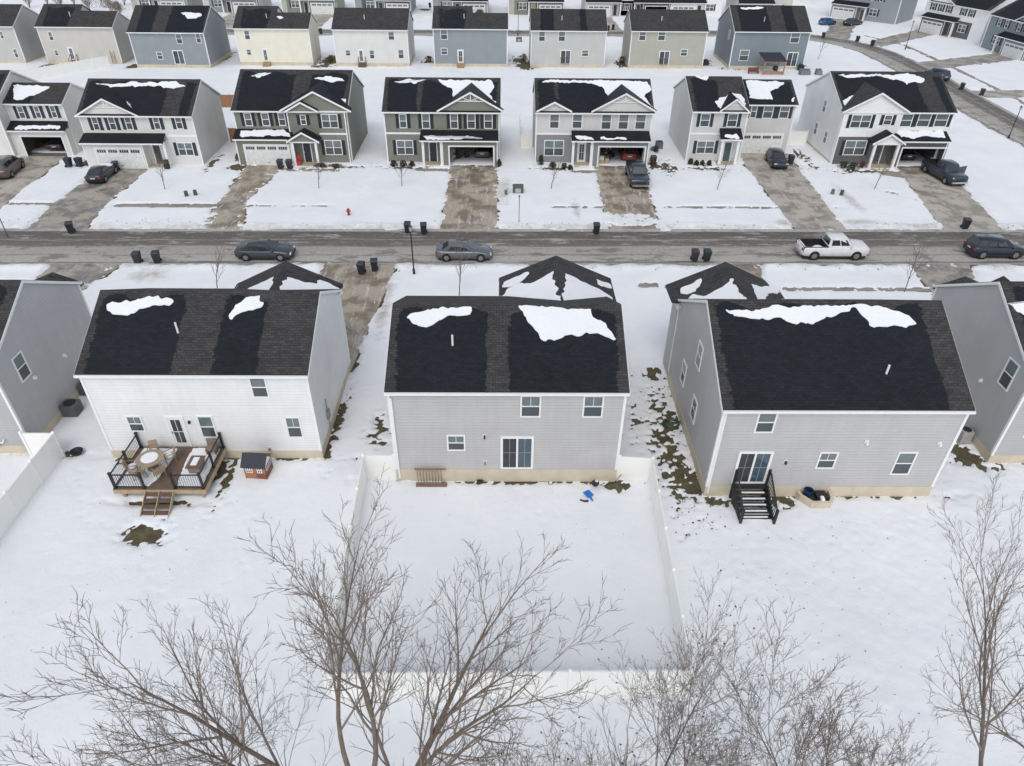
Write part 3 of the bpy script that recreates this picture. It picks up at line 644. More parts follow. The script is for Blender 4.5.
    def patch(s,pts,p0,n,th=.035,name='snow_patch',jit=.10,seed=1):
        """lump of snow lying on a roof plane given in house coordinates; pts are local (x,y) corners"""
        rnd=random.Random(seed+len(pts)*7+int(abs(pts[0][0])*10)); 
        P=[]; k=len(pts)
        for i in range(k):
            a,b=pts[i],pts[(i+1)%k]; L=math.dist(a,b); q=max(1,int(L/.11))
            for j in range(q):
                t=j/q; P.append((a[0]+(b[0]-a[0])*t+rnd.uniform(-jit,jit),a[1]+(b[1]-a[1])*t+rnd.uniform(-jit,jit)))
        # soften the corners
        P=[(x+float(fnoise(x,y,.9,seed,4))*.35,y+float(fnoise(x,y,.9,seed+5,4))*.35) for x,y in P]
        for _ in range(1): P=[((P[i-1][0]+2*P[i][0]+P[(i+1)%len(P)][0])/4,(P[i-1][1]+2*P[i][1]+P[(i+1)%len(P)][1])/4) for i in range(len(P))]
        area=sum(P[i-1][0]*P[i][1]-P[i][0]*P[i-1][1] for i in range(len(P)))
        if area<0: P=P[::-1]
        Z=lambda x,y:p0[2]-(n[0]*(x-p0[0])+n[1]*(y-p0[1]))/n[2]
        bm=bmesh.new(); vs=[bm.verts.new((x,y,Z(x,y)+.004)) for x,y in P]; f=bm.faces.new(vs)
        r=bmesh.ops.extrude_face_region(bm,geom=[f]); tv=[e for e in r['geom'] if isinstance(e,bmesh.types.BMVert)]; tf=[e for e in r['geom'] if isinstance(e,bmesh.types.BMFace)]
        for v in tv: v.co.z+=th
        bmesh.ops.inset_region(bm,faces=tf,thickness=.045,depth=0,use_even_offset=False)
        bmesh.ops.recalc_face_normals(bm,faces=bm.faces)
        me=bpy.data.meshes.new(name); bm.to_mesh(me); bm.free(); me.materials.append(SNOW); return link(name,me,s.root)
    def near_patch(s,pix,seed=1):
        """near-slope snow whose outline was surveyed from the photo"""
        p0,n=s.near_plane(); return s.plane_patch(pix,p0,n,seed)
    def plane_patch(s,pix,p0,n,seed=1,clip=None,jit=.10):
        c,sn=math.cos(s.rz),math.sin(s.rz); w0=(s.x+p0[0]*c-p0[1]*sn,s.y+p0[0]*sn+p0[1]*c,p0[2]); wn=np.array([n[0]*c-n[1]*sn,n[0]*sn+n[1]*c,n[2]])
        pts=[s.local(onplane(px,py,w0,wn))[:2] for px,py in pix]
        if clip: pts=[(min(max(x,clip[0]),clip[1]),min(max(y,clip[2]),clip[3])) for x,y in pts]
        return s.patch(pts,p0,n,seed=seed,jit=jit)
def crop(ox,oy,sc): return lambda *pts:[(ox+u/sc,oy+v/sc) for u,v in pts]
def wrect(h,c,r,yf=0.,zoff=0):
    """window rectangle (u0,v0,u1,v1) of a zoomed crop -> (a,z,w,h) on the house plane y=yf"""
    (x0,y0),(x1,y1)=c((r[0],r[1]),(r[2],r[3])); d_=.3*max(0,(x0-500)/(1350-y0)*(y1-y0)); x0+=d_; x1-=d_; x1+=.5; a0,z1=ony(x0,y0,h.y+yf); a1,z0=ony(x1,y1,h.y+yf)
    return ((a0+a1)/2-h.x,(z0+z1)/2,max(.5,a1-a0),max(.6,z1-z0))
S_WHITE=siding('white_siding',(.80,.80,.79)); S_GREIGE=siding('greige_siding',(.50,.49,.48)); S_GREY=siding('grey_siding',(.42,.42,.425)); S_GREY2=siding('warm_grey_siding',(.46,.455,.45))
S_SAGE=siding('sage_siding',(.205,.215,.175),.16); S_LIGHT=siding('pale_grey_siding',(.60,.59,.565),.16); S_DARK=siding('charcoal_siding',(.115,.115,.11),.16); S_MID=siding('mid_grey_siding',(.25,.25,.25),.16)
S_OFFW=siding('offwhite_siding',(.70,.69,.65),.16); S_CREAM=siding('cream_siding',(.78,.74,.62),.16); S_BLUE=siding('slate_blue_siding',(.205,.24,.26),.16); S_BLUEG=siding('blue_grey_siding',(.275,.305,.32),.16); S_BEIGE=siding('beige_siding',(.57,.55,.50),.16); S_SAGE2=siding('pale_sage_siding',(.42,.41,.345),.16); S_PALE=siding('ash_siding',(.52,.52,.49),.16)
D_NAVY=plain('navy_door',(.03,.032,.05),.4); D_TEAL=plain('teal_door',(.05,.12,.13),.4); D_WHITE=plain('white_door',(.75,.75,.74),.4,var=.03); D_GREY=plain('grey_door',(.12,.12,.12),.4); D_YEL=plain('yellow_door',(.62,.40,.12),.4)

# ------------------------------------------------------------------ the row whose backs face the camera
def far_gable(h,cx,hw,ze,zp,yf,snows=()):
    h.cross_gable(cx,hw,ze,zp,yf,sgn=1,deco=False,yback=None,wet=.35,ov=.3)
    k=(zp-ze)/hw
    for i,(side,pix) in enumerate(snows):
        n=(side*k,0,1.); h.plane_patch(pix,(cx,yf,zp+.014),n,seed=20+i,jit=.1,clip=((cx-hw,cx-.05,0,yf+.25) if side<0 else (cx+.05,cx+hw,0,yf+.25)))
WL=House('white two-storey house with a brown railed deck and playhouse behind it',-22.28,30.15,11.9,9.04,5.97,.515,ov=.15,wall=S_WHITE,found=.55,dry=[(4.75,7.0),(9.2,12.4)],edge=.5)
c=crop(60,260,6.38)
WL.near_patch(c((300,300),(340,272),(500,262),(600,238),(735,235),(730,262),(620,285),(520,315),(430,350),(350,345)),1)
c=crop(220,250,6.38); WL.near_patch(c((60,415),(120,340),(150,305),(240,305),(285,335),(270,360),(180,385),(80,428)),2)
for (px0,py0,px1,py1,st) in ((249,377,269,397,'plain'),(285,417,303,437,'grid'),(126,416,145.5,431,'grid'),(197,416,217.5,437,'plain')):
    a0,z1=ony(px0,py0,30.15); a1,z0=ony(px1,py1,30.15); WL.win((a0+a1)/2+22.28,(z0+z1)/2,a1-a0+.12,z1-z0+.06,st)
WL.door(4.18,1.98,1.0,2.15,D_WHITE,True); WL.lamp(4.98,2.72); WL.vent(4.75,2.1,.62)
WL.lamp(9.0,.75,mat=plain('grey_plastic',(.2,.2,.2)))
far_gable(WL,8.6,3.35,5.9,7.5,9.65,[(-1,crop(220,250,6.38)((150,300),(200,235),(240,222),(350,172),(358,190),(350,238),(345,300))),(1,crop(220,250,6.38)((375,232),(425,166),(465,178),(520,212),(600,222),(632,186),(770,246),(760,300),(385,300)))])
MG=House('greige two-storey house in the middle with a white-fenced back yard',-5.87,28.26,12.05,9.5,6.3,.46,ov=.15,wall=S_GREIGE,found=.9,dry=[(4.9,6.15)],edge=.55)
MG.near_patch(crop(370,280,6.38)((215,225),(260,200),(480,195),(590,180),(665,190),(640,215),(520,235),(430,262),(350,292),(260,265)),3)
MG.near_patch(crop(490,250,6.38)((185,375),(450,365),(630,378),(660,430),(740,480),(815,575),(790,590),(700,545),(500,540),(300,572),(270,510),(245,450)),4)
MG.win(7.23,5.28,1.06,1.42,'grid'); MG.win(10.42,5.28,1.06,1.42,'grid'); MG.win(3.34,2.82,.98,1.1,'grid'); MG.slider(6.58,2.12,1.78,2.3); MG.lamp(4.85,3.3); MG.lamp(4.85,1.45,mat=plain('grey_plastic',(.2,.2,.2))); MG.vent(3.2,2.35,.6)
cc=crop(490,250,6.38)
far_gable(MG,9.15,3.6,6.0,7.6,12.3,[(-1,cc((60,340),(110,262),(190,205),(270,212),(350,160),(402,136),(412,215),(438,262),(440,345))),(-1,cc((85,245),(90,210),(180,165),(265,130),(235,160),(195,205),(130,240))),(1,cc((472,150),(560,186),(640,230),(700,258),(775,310),(770,345),(450,345),(455,260),(470,200))),(1,cc((670,180),(770,225),(772,250),(700,225),(665,205)))])
f_=MB(); f_.slab([(.4,9.5,3.6),(12.2,9.5,3.6),(12.2,12.2,2.9),(.4,12.2,2.9)],.12)
# far side garage wing below the gable, and the low porch roof whose snow shows past the ridge
def wing(h,x0,x1,y1,z=6.):
    m=MB(); m.add([(x0,h.D-.3,0),(x0,y1,0),(x1,y1,0),(x1,h.D-.3,0),(x0,h.D-.3,z),(x0,y1,z),(x1,y1,z),(x1,h.D-.3,z)],[(0,4,5,1),(1,5,6,2),(2,6,7,3),(4,7,6,5)]); m.build('garage_wing',h.wall,h.root)
    g_=MB(); xm=(x0+x1)/2; g_.box(xm-2.4,xm+2.4,y1,y1+.04,0,2.2); g_.build('garage_door',plain('garage_door_white',(.72,.72,.70),.4),h.root)
wing(WL,5.4,11.75,9.6); wing(MG,5.75,12.0,12.2)
RG=House('greige two-storey house with black back steps and a window well',10.85,27.13,12.24,10.77,6.1,.55,ov=.15,wall=S_GREIGE,found=.75,dry=[(11.05,12.6)],edge=.55,top=.93)
cR=crop(660,225,2.813)
RG.near_patch(cR((175,238),(400,230),(560,228),(640,228),(700,250),(715,270),(690,280),(590,292),(580,262),(550,238),(470,265),(380,282),(300,262),(210,258)),5)
RG.win(2.24,5.18,.98,1.35,'plain'); RG.win(6.0,2.64,.98,1.15,'grid'); RG.win(10.1,2.43,1.02,1.6,'plain'); RG.slider(2.2,2.12,1.8,2.25); RG.lamp(3.85,2.55); RG.lamp(7.7,3.9,mat=WHITE); RG.lamp(11.5,3.8,mat=WHITE); RG.vent(8.4,1.6,.5)
RG.win(32.3-27.13,5.7,.95,1.55,face='l'); RG.win(34.55-27.13,2.95,.95,1.5,face='l'); RG.win(31.45-27.13,2.6,.95,1.5,face='l')
cc=crop(660,255,6.38)
far_gable(RG,3.1,3.55,5.9,7.55,12.75,[(-1,cc((130,245),(135,215),(210,175),(280,148),(245,185),(215,240),(180,250))),(-1,cc((150,300),(200,255),(300,250),(380,212),(440,180),(478,145),(522,190),(566,275),(560,310))),(1,cc((596,190),(650,205),(695,195),(655,150),(820,225),(980,290),(960,320),(615,320)))])
wing(RG,.05,6.4,12.65)
GR=House('grey two-storey house cut by the right edge beside the one with black steps',27.85,29.8,12.2,10.2,6.05,.57,ov=.15,wall=S_GREY2,found=.6,dry=[(2,6)])
GR.near_patch([(1005,304),(1024,300),(1040,302),(1040,318),(1015,312)],6)
GR.win(31.4-29.8,5.15,.95,1.75,face='l'); GR.lamp(32.98-29.8,3.6,'l',mat=WHITE)
cc=crop(940,270,3.643)
far_gable(GR,1.95,1.8,5.7,6.45,10.4,[(-1,[(940,297),(952,288),(965,284),(975,290),(975,300)])]); far_gable(GR,4.4,1.2,5.7,6.5,10.4,[])
for hh in (GR,):
    m=MB(); hh.win(1.6,2.6,.9,1.3)
GL=House('grey two-storey house cut by the left edge next to the white fence gate',-38.9,30.49,11.9,9.4,6.05,.55,ov=.15,wall=S_GREY2,found=.6,dry=[(4,8)])
a,z=2.0,4.7; GL.win(a,z,.95,1.6,face='r'); GL.lamp(36-30.49,3.1,'r',mat=WHITE); GL.lamp(2.5,3.6,'r',mat=WHITE)
far_gable(GL,10.2,1.7,5.8,6.5,9.6,[(1,[(46,296),(52,286),(62,286),(70,296)])])

# ------------------------------------------------------------------ the row across the street, facing the camera
y80=80.
def wins(h,c,L,shut=None,style='plain',yf=0.):
    for r in L: a,z,w_,h_=wrect(h,c,r,yf); h.win(a,z,w_+.08,h_+.06,style,shut,out=-yf)
def xz(h,c,u,v,yf=0): (p,)=c((u,v)); x,z=ony(*p,h.y+yf); return x-h.x,z
# green house with the open garage
H4=House('sage green house with an open garage and snow across the right of its roof',-13.5,80.8,12.9,8.9,5.8,.53,wall=S_SAGE,found=0,dry=[(3.6,4.3)],holes=[(7.6,12.3,0,2.9)],edge=.6)
c=crop(375,70,7.293)
wins(H4,c,[(175,322,230,422),(340,318,398,426),(548,318,602,426),(672,318,728,426),(796,318,852,426)],SHUT); wins(H4,c,[(155,512,278,616)],SHUT,'double')
x,z=xz(H4,c,425,598); H4.door(x,1.3,1.0,2.3,D_NAVY); H4.band(.1,4.0,3.35)
gx0,_=xz(H4,c,545,600,-1.2); gx1,_=xz(H4,c,862,600,-1.2); px,_=xz(H4,c,497,600,-1.2)
H4.bump_out(px-.1,12.7,1.2,3.05,(gx0,gx1,2.25)); H4.garage((gx0+gx1)/2,1.13,gx1-gx0,2.24,1.2,False); H4.post(xz(H4,c,352,600,-1.2)[0],-1.15,3.0); H4.post(px-.2,-1.15,3.); H4.floor(4.2,px-.1,1.2)
H4.pent(4.1,12.7,1.55,3.75,3.05); H4.cross_gable(xz(H4,c,695,190)[0],3.65,6.0,7.95,-.12,deco=True,wet=.75)
H4.near_patch(c((140,85),(250,78),(375,76),(300,98),(200,98)),7); H4.near_patch(c((455,78),(860,82),(878,120),(845,170),(860,215),(890,225),(908,285),(700,285),(490,282),(570,190),(555,140)),8)
def pent_snow(h,c,pix,yo=1.55,zt=3.75,zl=3.05,seed=3): k=(zt-zl)/yo; h.plane_patch(c(*pix),(0,-yo,zl),(0,-k,1.),seed,clip=(0,h.W,-yo+.1,-.05))
pent_snow(H4,c,((350,485),(600,485),(780,498),(600,503),(370,508)))
H5=House('two-tone grey house with an open cluttered garage and white window trim',3.5,81,13.05,8.9,5.78,.53,wall=S_LIGHT,found=0,dry=[(2,2.6)],holes=[(7.5,12.4,0,2.9)],edge=.5)
c=crop(525,70,7.293)
wins(H5,c,[(182,322,243,425),(348,322,410,425),(560,322,622,432),(685,322,747,432),(808,322,872,432)]); 
H5.cladding(.12,4.2,0,3.25,S_MID); wins(H5,c,[(142,512,275,625)],None,'double',-.02); H5.band(.1,4.1,3.35,.02)
H5.cladding(4.2,7.2,0,3.25,S_MID); x,_=xz(H5,c,412,600); H5.door(x,1.3,1.0,2.3,D_WHITE,True,out=.022)
gx0,_=xz(H5,c,540,600,-1.2); gx1,_=xz(H5,c,870,600,-1.2); px,_=xz(H5,c,497,600,-1.2)
H5.bump_out(px-.1,12.8,1.2,3.05,(gx0,gx1,2.25),S_MID); H5.garage((gx0+gx1)/2,1.13,gx1-gx0,2.24,1.2,False); H5.post(xz(H5,c,350,600,-1.2)[0],-1.15,3.0); H5.post(px-.2,-1.15,3.); H5.floor(4.2,px-.1,1.2)
H5.pent(4.1,12.8,1.55,3.75,3.05); H5.cross_gable(xz(H5,c,733,195)[0],3.6,6.0,7.9,-.12,deco=True,wet=.75); H5.cross_gable(xz(H5,c,215,248)[0],1.9,6.0,6.95,-.12,wet=.7)
H5.near_patch(c((130,80),(400,77),(880,83),(915,150),(865,190),(880,230),(928,282),(700,288),(515,286),(610,190),(580,130),(470,92),(300,92),(135,93)),9)
H5.near_patch(c((130,272),(165,250),(178,255),(135,285)),9)
pent_snow(H5,c,((365,485),(495,485),(492,508),(370,505))); pent_snow(H5,c,((548,492),(600,490),(740,505),(740,512),(600,508),(555,505)))
H2=House('off-white house with white garage door and long brown porch roof over it',-46.5,79.4,12.3,9.0,5.55,.56,wall=S_OFFW,found=0,dry=[(9.,11.)],edge=.5)
c=crop(75,70,6.38)
wins(H2,c,[(100,300,160,383),(205,298,268,382),(310,295,372,380),(490,293,548,378),(632,291,690,376)],SHUTB); wins(H2,c,[(648,463,760,545)],SHUTB,'double')
gx0,_=xz(H2,c,148,560,-1.2); gx1,_=xz(H2,c,432,560,-1.2); px,_=xz(H2,c,450,560,-1.2)
H2.bump_out(.0,px,1.2,2.95,mat=S_OFFW); H2.garage((gx0+gx1)/2,1.12,gx1-gx0,2.24,1.2); H2.door(xz(H2,c,532,540)[0],1.3,1.0,2.2,D_GREY,True); H2.post(xz(H2,c,583,540,-1.15)[0],-1.15,2.9); H2.floor(px,px+2.3,1.2)
H2.pent(0,px+2.3,1.55,3.6,2.95); H2.band(px+2.4,12.2,3.3); H2.cross_gable(xz(H2,c,180,185)[0],3.45,5.55,7.35,-.12,deco=True,wet=.75)
H2.near_patch(c((130,90),(540,76),(640,78),(700,112),(600,122),(560,116),(530,92),(400,110),(250,103)),10)
H2.near_patch(c((330,195),(345,200),(388,255),(375,258)),10)
H3=House('sage green house with a gabled portico and a closed white garage',-30.15,80.8,12.6,11.,5.8,.52,wall=S_SAGE,found=0,dry=[(6.3,8.2)],edge=.6)
c=crop(225,60,6.38)
wins(H3,c,[(118,337,175,420),(228,337,286,420),(336,337,388,418)],SHUT); wins(H3,c,[(478,350,518,412)],SHUT,yf=-.4); wins(H3,c,[(612,345,722,433)],SHUT,'double',-.4); wins(H3,c,[(633,512,748,604)],SHUT,'double',-.4)
xa,_=xz(H3,c,408,430,-.4); m=MB(); m.box(xa,12.45,-.4,0,0,5.95); m.build('front_bay',S_SAGE,H3.root); m=MB(); m.box(xa-.03,xa+.1,-.432,-.402,3.3,5.9); m.box(12.36,12.48,-.432,-.402,0,5.9); m.build('bay_trim',WHITE,H3.root)
gx0,_=xz(H3,c,135,600,-1.2); gx1,_=xz(H3,c,410,600,-1.2); px,_=xz(H3,c,440,600,-1.2)
H3.bump_out(.0,px-.2,1.2,3.0); H3.garage((gx0+gx1)/2,1.13,gx1-gx0,2.24,1.2); H3.door(xz(H3,c,530,600,-.4)[0],1.35,1.0,2.3,D_NAVY,out=.42)
H3.pent(0,px-.1,1.55,3.75,3.05); p1,_=xz(H3,c,440,600,-1.6); p2,_=xz(H3,c,588,600,-1.6); H3.post(p1,-1.6,2.9); H3.post(p2,-1.6,2.9); H3.floor(p1-.2,p2+.2,1.7)
H3.cross_gable(xz(H3,c,565,235,-.5)[0],3.85,6.0,8.0,-.5,deco=False,wet=.75); H3.cross_gable(xz(H3,c,487,290,-.6)[0],1.75,6.0,6.95,-.75,deco=False,wet=.7,yback=0)
H3.cross_gable((p1+p2)/2,1.75,3.0,4.0,-1.75,yback=0,wet=.7); H3.band(p2+.3,12.4,3.35,.4)
H3.near_patch(c((165,95),(290,88),(210,118)),11); H3.near_patch(c((570,115),(640,98),(720,105),(758,140),(690,142),(600,130)),12); H3.near_patch(c((385,318),(400,290),(530,225),(470,290),(440,318)),13); H3.near_patch(c((630,178),(660,190),(700,235),(770,245),(770,302),(745,300)),14)
pent_snow(H3,c,((108,450),(380,447),(425,470),(420,488),(110,485)))
H6=House('pale two-part house with teal door, small gable and white garage at right',21.15,81.6,6.3,10.6,5.85,.44,wall=S_LIGHT,found=0,dry=[(0,.5),(3.2,6.)],edge=.4)
c=crop(665,65,7.293)
wins(H6,c,[(262,355,318,450),(460,355,518,450)],SHUTB); wins(H6,c,[(235,553,350,645)],SHUTB,'double'); H6.door(xz(H6,c,452,635)[0],1.3,1.0,2.3,D_TEAL,True); H6.band(.1,4.7,3.3)
p1,_=xz(H6,c,408,600,-1.1); p2,_=xz(H6,c,530,600,-1.1); H6.post(p1+.1,-1.1,3.); H6.post(p2,-1.1,3.); H6.floor(p1-.1,p2+.2,1.3); H6.pent(p1-.15,p2+.25,1.4,3.95,3.1); H6.cross_gable(xz(H6,c,518,250)[0],1.6,5.95,7.25,-.12,deco=True,wet=.7)
H6.near_patch(c((212,88),(330,82),(318,98),(260,108)),15); H6.near_patch(c((365,280),(400,245),(460,215),(450,260),(410,325),(375,300)),16); H6.near_patch(c((495,205),(560,218),(575,260),(590,310),(560,290),(525,240)),17)
pent_snow(H6,c,((440,515),(530,512),(540,548),(440,552)),1.4,3.95,3.1)
# its garage half, set back
class Sub(House):
    def __init__(s,parent,dx,dy,W,D,ev,slope,wall,**k):
        s.root=parent.root; s.wall=wall; s.W,s.D,s.ev,s.slope=W,D,ev,slope; s.ov=.3; s.x,s.y,s.rz=parent.x+dx,parent.y+dy,0
        e=empty('garage_half',(dx,dy,0)); e.parent=parent.root; s.root=e; s.yr=D/2; s.zr=ev+slope*(s.yr+.3); s.zw=ev+slope*.3-.17
        s.main_walls(k.get('holes',()),0); link('roof',roof_mesh(W,D,ev,s.yr,s.zr,.3,.12,wetfun(W,k.get('dry',()),edge=.4)),s.root); s.trims(0)
V6=Sub(H6,6.35,3.3,6.5,7.4,5.8,.46,S_LIGHT)
wins(V6,c,[(630,290,660,385),(722,292,778,388),(842,290,895,388)],SHUTB)
gx0,_=xz(V6,c,585,560); gx1,_=xz(V6,c,862,560); V6.garage(3.2,1.13,4.9,2.24)
V6.near_patch(c((595,118),(860,120),(858,140),(770,195),(792,257),(700,250),(625,248)),18); V6.near_patch(c((915,255),(940,235),(942,268),(918,268)),18)
H7=House('white house with charcoal lower walls, portico and open garage at right',38.0,81.3,12.6,11.7,6.0,.475,wall=S_WHITE,found=.35,dry=[(9.4,11.6)],holes=[(7.2,12.,0,2.9)],edge=.4)
c=crop(795,65,5.672)
wins(H7,c,[(322,282,420,357)],SHUT,'double',-.35); wins(H7,c,[(508,284,542,340)],SHUT,yf=-.35); wins(H7,c,[(600,278,655,350),(702,274,757,350),(800,274,857,350)],SHUT)
xb,_=xz(H7,c,590,350,-.35); m=MB(); m.box(.02,xb,-.35,0,0,6.1); m.build('front_bay',S_WHITE,H7.root); m=MB(); m.box(-.01,.1,-.382,-.352,0,6.1); m.box(xb-.1,xb+.03,-.382,-.352,3.3,6.1); m.build('bay_trim',WHITE,H7.root)
H7.cladding(.1,xb,0,3.25,S_DARK,.35); wins(H7,c,[(285,428,390,510)],SHUT,'double',-.37); H7.door(xz(H7,c,468,500,-.37)[0],1.35,1.0,2.3,D_GREY,True,out=.373)
gx0,_=xz(H7,c,590,540,-1.2); gx1,_=xz(H7,c,838,540,-1.2); H7.bump_out(xb,12.35,1.2,3.1,(gx0,gx1,2.25),S_DARK); H7.garage((gx0+gx1)/2,1.13,gx1-gx0,2.24,1.2,False)
H7.pent(xb-.2,12.35,1.55,3.85,3.15); p1,_=xz(H7,c,430,540,-1.6); p2,_=xz(H7,c,562,540,-1.6); H7.post(p1,-1.6,2.9); H7.post(p2,-1.6,2.9); H7.floor(p1-.2,p2+.2,1.7)
H7.cross_gable(xz(H7,c,485,182,-.45)[0],3.7,6.15,8.15,-.45,wet=.3); H7.cross_gable((p1+p2)/2,1.8,3.05,4.1,-1.75,yback=0,wet=.7)
H7.near_patch(c((238,55),(640,52),(745,80),(742,98),(690,96),(635,112),(600,85),(470,62),(300,72)),19); H7.near_patch(c((275,200),(345,172),(330,220),(280,250)),20)
pent_snow(H7,c,((585,375),(845,375),(848,405),(600,412)),1.55,3.85,3.15)
for r in ((31,(160,198,180,270)),(31,(108,325,132,395)),(31,(163,375,185,445))):
    (pa,pb),=c(((r[1][0]+r[1][2])/2,(r[1][1]+r[1][3])/2)); yy,zz=onx(pa,pb,38.0); H7.win(yy-81.3,zz,.9,1.4,face='l')
HA=House('pale house at the left edge with an open garage and triangular roof snow',-63.7,81.6,7.0,9.6,5.95,.5,wall=S_OFFW,found=0,dry=[],edge=.4)
HA.win(2,5,.9,1.3,'plain',SHUTB); HA.win(4.8,5,.9,1.3,'plain',SHUTB); HA.win(2,1.9,.9,1.3,'plain',SHUTB); HA.door(4.8,1.2,1,2.2,D_NAVY); HA.cross_gable(4.6,1.9,6.,7.4,-.12,deco=True)
VA=Sub(HA,7.05,1.7,6.45,5.8,5.72,.47,S_OFFW,holes=[(.4,5.9,0,2.9)],dry=[(3.,8.4)])
c=crop(0,75,7.293)
wins(VA,c,[(118,228,190,316),(240,226,305,314),(357,224,420,312)],SHUTB)
gx0,_=xz(VA,c,180,520,-1.1); gx1,_=xz(VA,c,470,520,-1.1); gx0=max(gx0,.5); gx1=min(gx1,5.7)
VA.bump_out(.0,6.4,1.1,3.05,(gx0,gx1,2.25)); VA.garage((gx0+gx1)/2,1.13,gx1-gx0,2.24,1.1,False); VA.pent(0,6.4,1.45,3.75,3.05)
VA.near_patch(c((100,78),(370,80),(360,95),(270,140),(200,165),(150,185),(95,172)),21); VA.plane_patch(c((95,385),(130,372),(445,372),(445,395),(200,400),(100,398)),(0,-1.45,3.05),(0,-.7/1.45,1),22,clip=(.3,6.2,-1.35,-.05))
H1b=House('pale house cut by the left edge in the row across the street',-84,80.2,12.3,10,5.9,.52,wall=S_OFFW,found=0)
H8b=House('white house beyond the right edge of the row across the street',86,84,12.3,10,5.9,.52,wall=S_WHITE,found=0)

# ------------------------------------------------------------------ third row: backs again
STEPB=plain('raw_lumber',(.40,.27,.15),.8,var=.25,nscale=6); STEPR=plain('red_brown_stain',(.20,.07,.045),.7); RAILW=plain('brown_stain',(.16,.10,.07),.7)
def back_steps(h,a,w,n,mat,rail=True,zt=.7,dep=1.1):
    m=MB()
    for i in range(n): m.box(a-w/2,a+w/2,-dep*(i+1)/n-.02,-dep*i/n-.001,0,zt*(n-i)/n)
    m.build('back_steps',mat,h.root)
    if rail:
        r=MB()
        for q in (-1,1):
            x=a+q*w/2; r.tube((x,-.1,0),(x,-.1,zt+.9),.04,n=4); r.tube((x,-dep,0),(x,-dep,.95),.04,n=4); r.tube((x,-.1,zt+.9),(x,-dep,.95),.035,n=4); r.tube((x,-.1,zt+.3),(x,-dep,.35),.025,n=4)
        r.build('stair_rail',mat,h.root)
def juliet(h,a,w,z):
    m=MB(); m.box(a-w/2,a+w/2,-.22,-.17,z+.9,z+.96); m.box(a-w/2,a+w/2,-.22,-.17,z,z+.05); m.box(a-w/2,a-w/2+.05,-.2,0,z+.9,z+.96); m.box(a+w/2-.05,a+w/2,-.2,0,z+.9,z+.96)
    for i in range(9): x=a-w/2+.03+i*(w-.06)/8; m.box(x-.015,x+.015,-.21,-.18,z+.05,z+.9)
    m.build('balcony_rail',RAILW,h.root)
def step_roof(h,x0,x1,D2,ev,slope,label='upper_roof'):
    """deeper, taller part of the house sharing the near eave"""
    yr=D2/2; zr=ev+slope*(yr+.3)
    me=roof_mesh(x1-x0,D2,ev+.01,yr,zr+.01,.3,.1,wetfun(x1-x0,[],base=.1),.14); link('upper_roof',me,h.root,(x0,0,0))
    m=MB(); zw=ev+slope*.3-.17; y0=h.yr*.9
    m.add([(x0,.3,zw+.1),(x0,yr,zr-.17),(x0,D2,zw),(x0,D2,0),(x0,.3,0)],[(0,1,2,3,4)]); m.add([(x1,.3,zw+.1),(x1,.3,0),(x1,D2,0),(x1,D2,zw),(x1,yr,zr-.17)],[(0,1,2,3,4)]); m.add([(x0,D2,0),(x0,D2,zw),(x1,D2,zw),(x1,D2,0)],[(0,1,2,3)])
    m.build('upper_wall',h.wall,h.root,fix=False)
c0,c1,c2,c3=crop(0,0,4),crop(256,0,4),crop(512,0,4),crop(768,0,4)
def row3(label,x,W,D,ev,wall,y=130.,slope=.54,**k):
    return House(label,x,y,W,D,ev,slope,wall=wall,found=.6,wetbase=k.pop('wetbase',-.35),edge=.1,top=k.pop('top',1.2),**k)
A1=row3('pale house at the top left edge with a blue-shaded end wall',-94.2,12.3,9,5.9,S_PALE); wins(A1,c0,[(50,195,75,230)]); wins(A1,c0,[(0,125,12,155)])
A2=row3('beige house in the back row with red back steps',-78.1,12.6,6.4,5.9,S_BEIGE); step_roof(A2,0,6.3,9.2,5.9,.54); wins(A2,c0,[(190,127,215,162),(215,200,235,222)]); A2.door(xz(A2,c0,292,230)[0],1.7,.95,2.1,D_WHITE,True); back_steps(A2,xz(A2,c0,300,235)[0],1.1,4,STEPR)
m=MB(); ax,_=xz(A2,c0,455,235); m.box(ax-.35,ax-.3,-.1,-.02,0,2.2); m.box(ax+.3,ax+.35,-.1,-.02,0,2.2); [m.box(ax-.3,ax+.3,-.09,-.03,.3+i*.3,.36+i*.3) for i in range(6)]
t=m.build('ladder',plain('ladder_wood',(.4,.3,.22),.7),None,(A2.x,A2.y,0)); tag(t,'small wooden ladder leaning on the beige house with red steps','ladder')
A3=row3('blue-grey house in the back row with a pool of snow on its roof',-61.9,12.3,11,5.6,S_BLUEG,y=127.5,dry=[(0,1.2),(4,6)],wetbase=.35); wins(A3,c0,[(700,135,730,175),(780,133,805,172),(625,208,652,237)]); A3.slider(xz(A3,c0,718,238)[0],1.75,1.8,2.2); A3.near_patch([(180,13.5),(190,12.3),(200,13),(202,16),(196,18.5),(188,18)],23)
A4=row3('cream house in the back row with small wooden back steps',-45.3,12.4,6.4,5.9,S_CREAM); step_roof(A4,0,6.6,9.2,5.9,.54); wins(A4,c0,[(975,122,1000,158),(985,197,1005,220)]); A4.door(xz(A4,c1,38,220)[0],1.7,.95,2.1,D_WHITE,True); back_steps(A4,xz(A4,c1,40,220)[0],1.2,4,STEPB,False); A4.near_patch([(277,17),(281,16.5),(284,18),(280,19)],24)
A5=row3('off-white house in the back row between the cream and slate blue ones',-28.9,12.5,8.9,5.85,S_OFFW); wins(A5,c1,[(528,127,552,160),(357,200,377,223),(453,200,473,235),(568,198,590,234)]); A5.door(xz(A5,c1,421,225)[0],1.7,.95,2.1,D_WHITE,True); back_steps(A5,xz(A5,c1,424,225)[0],1.2,4,RAILW)
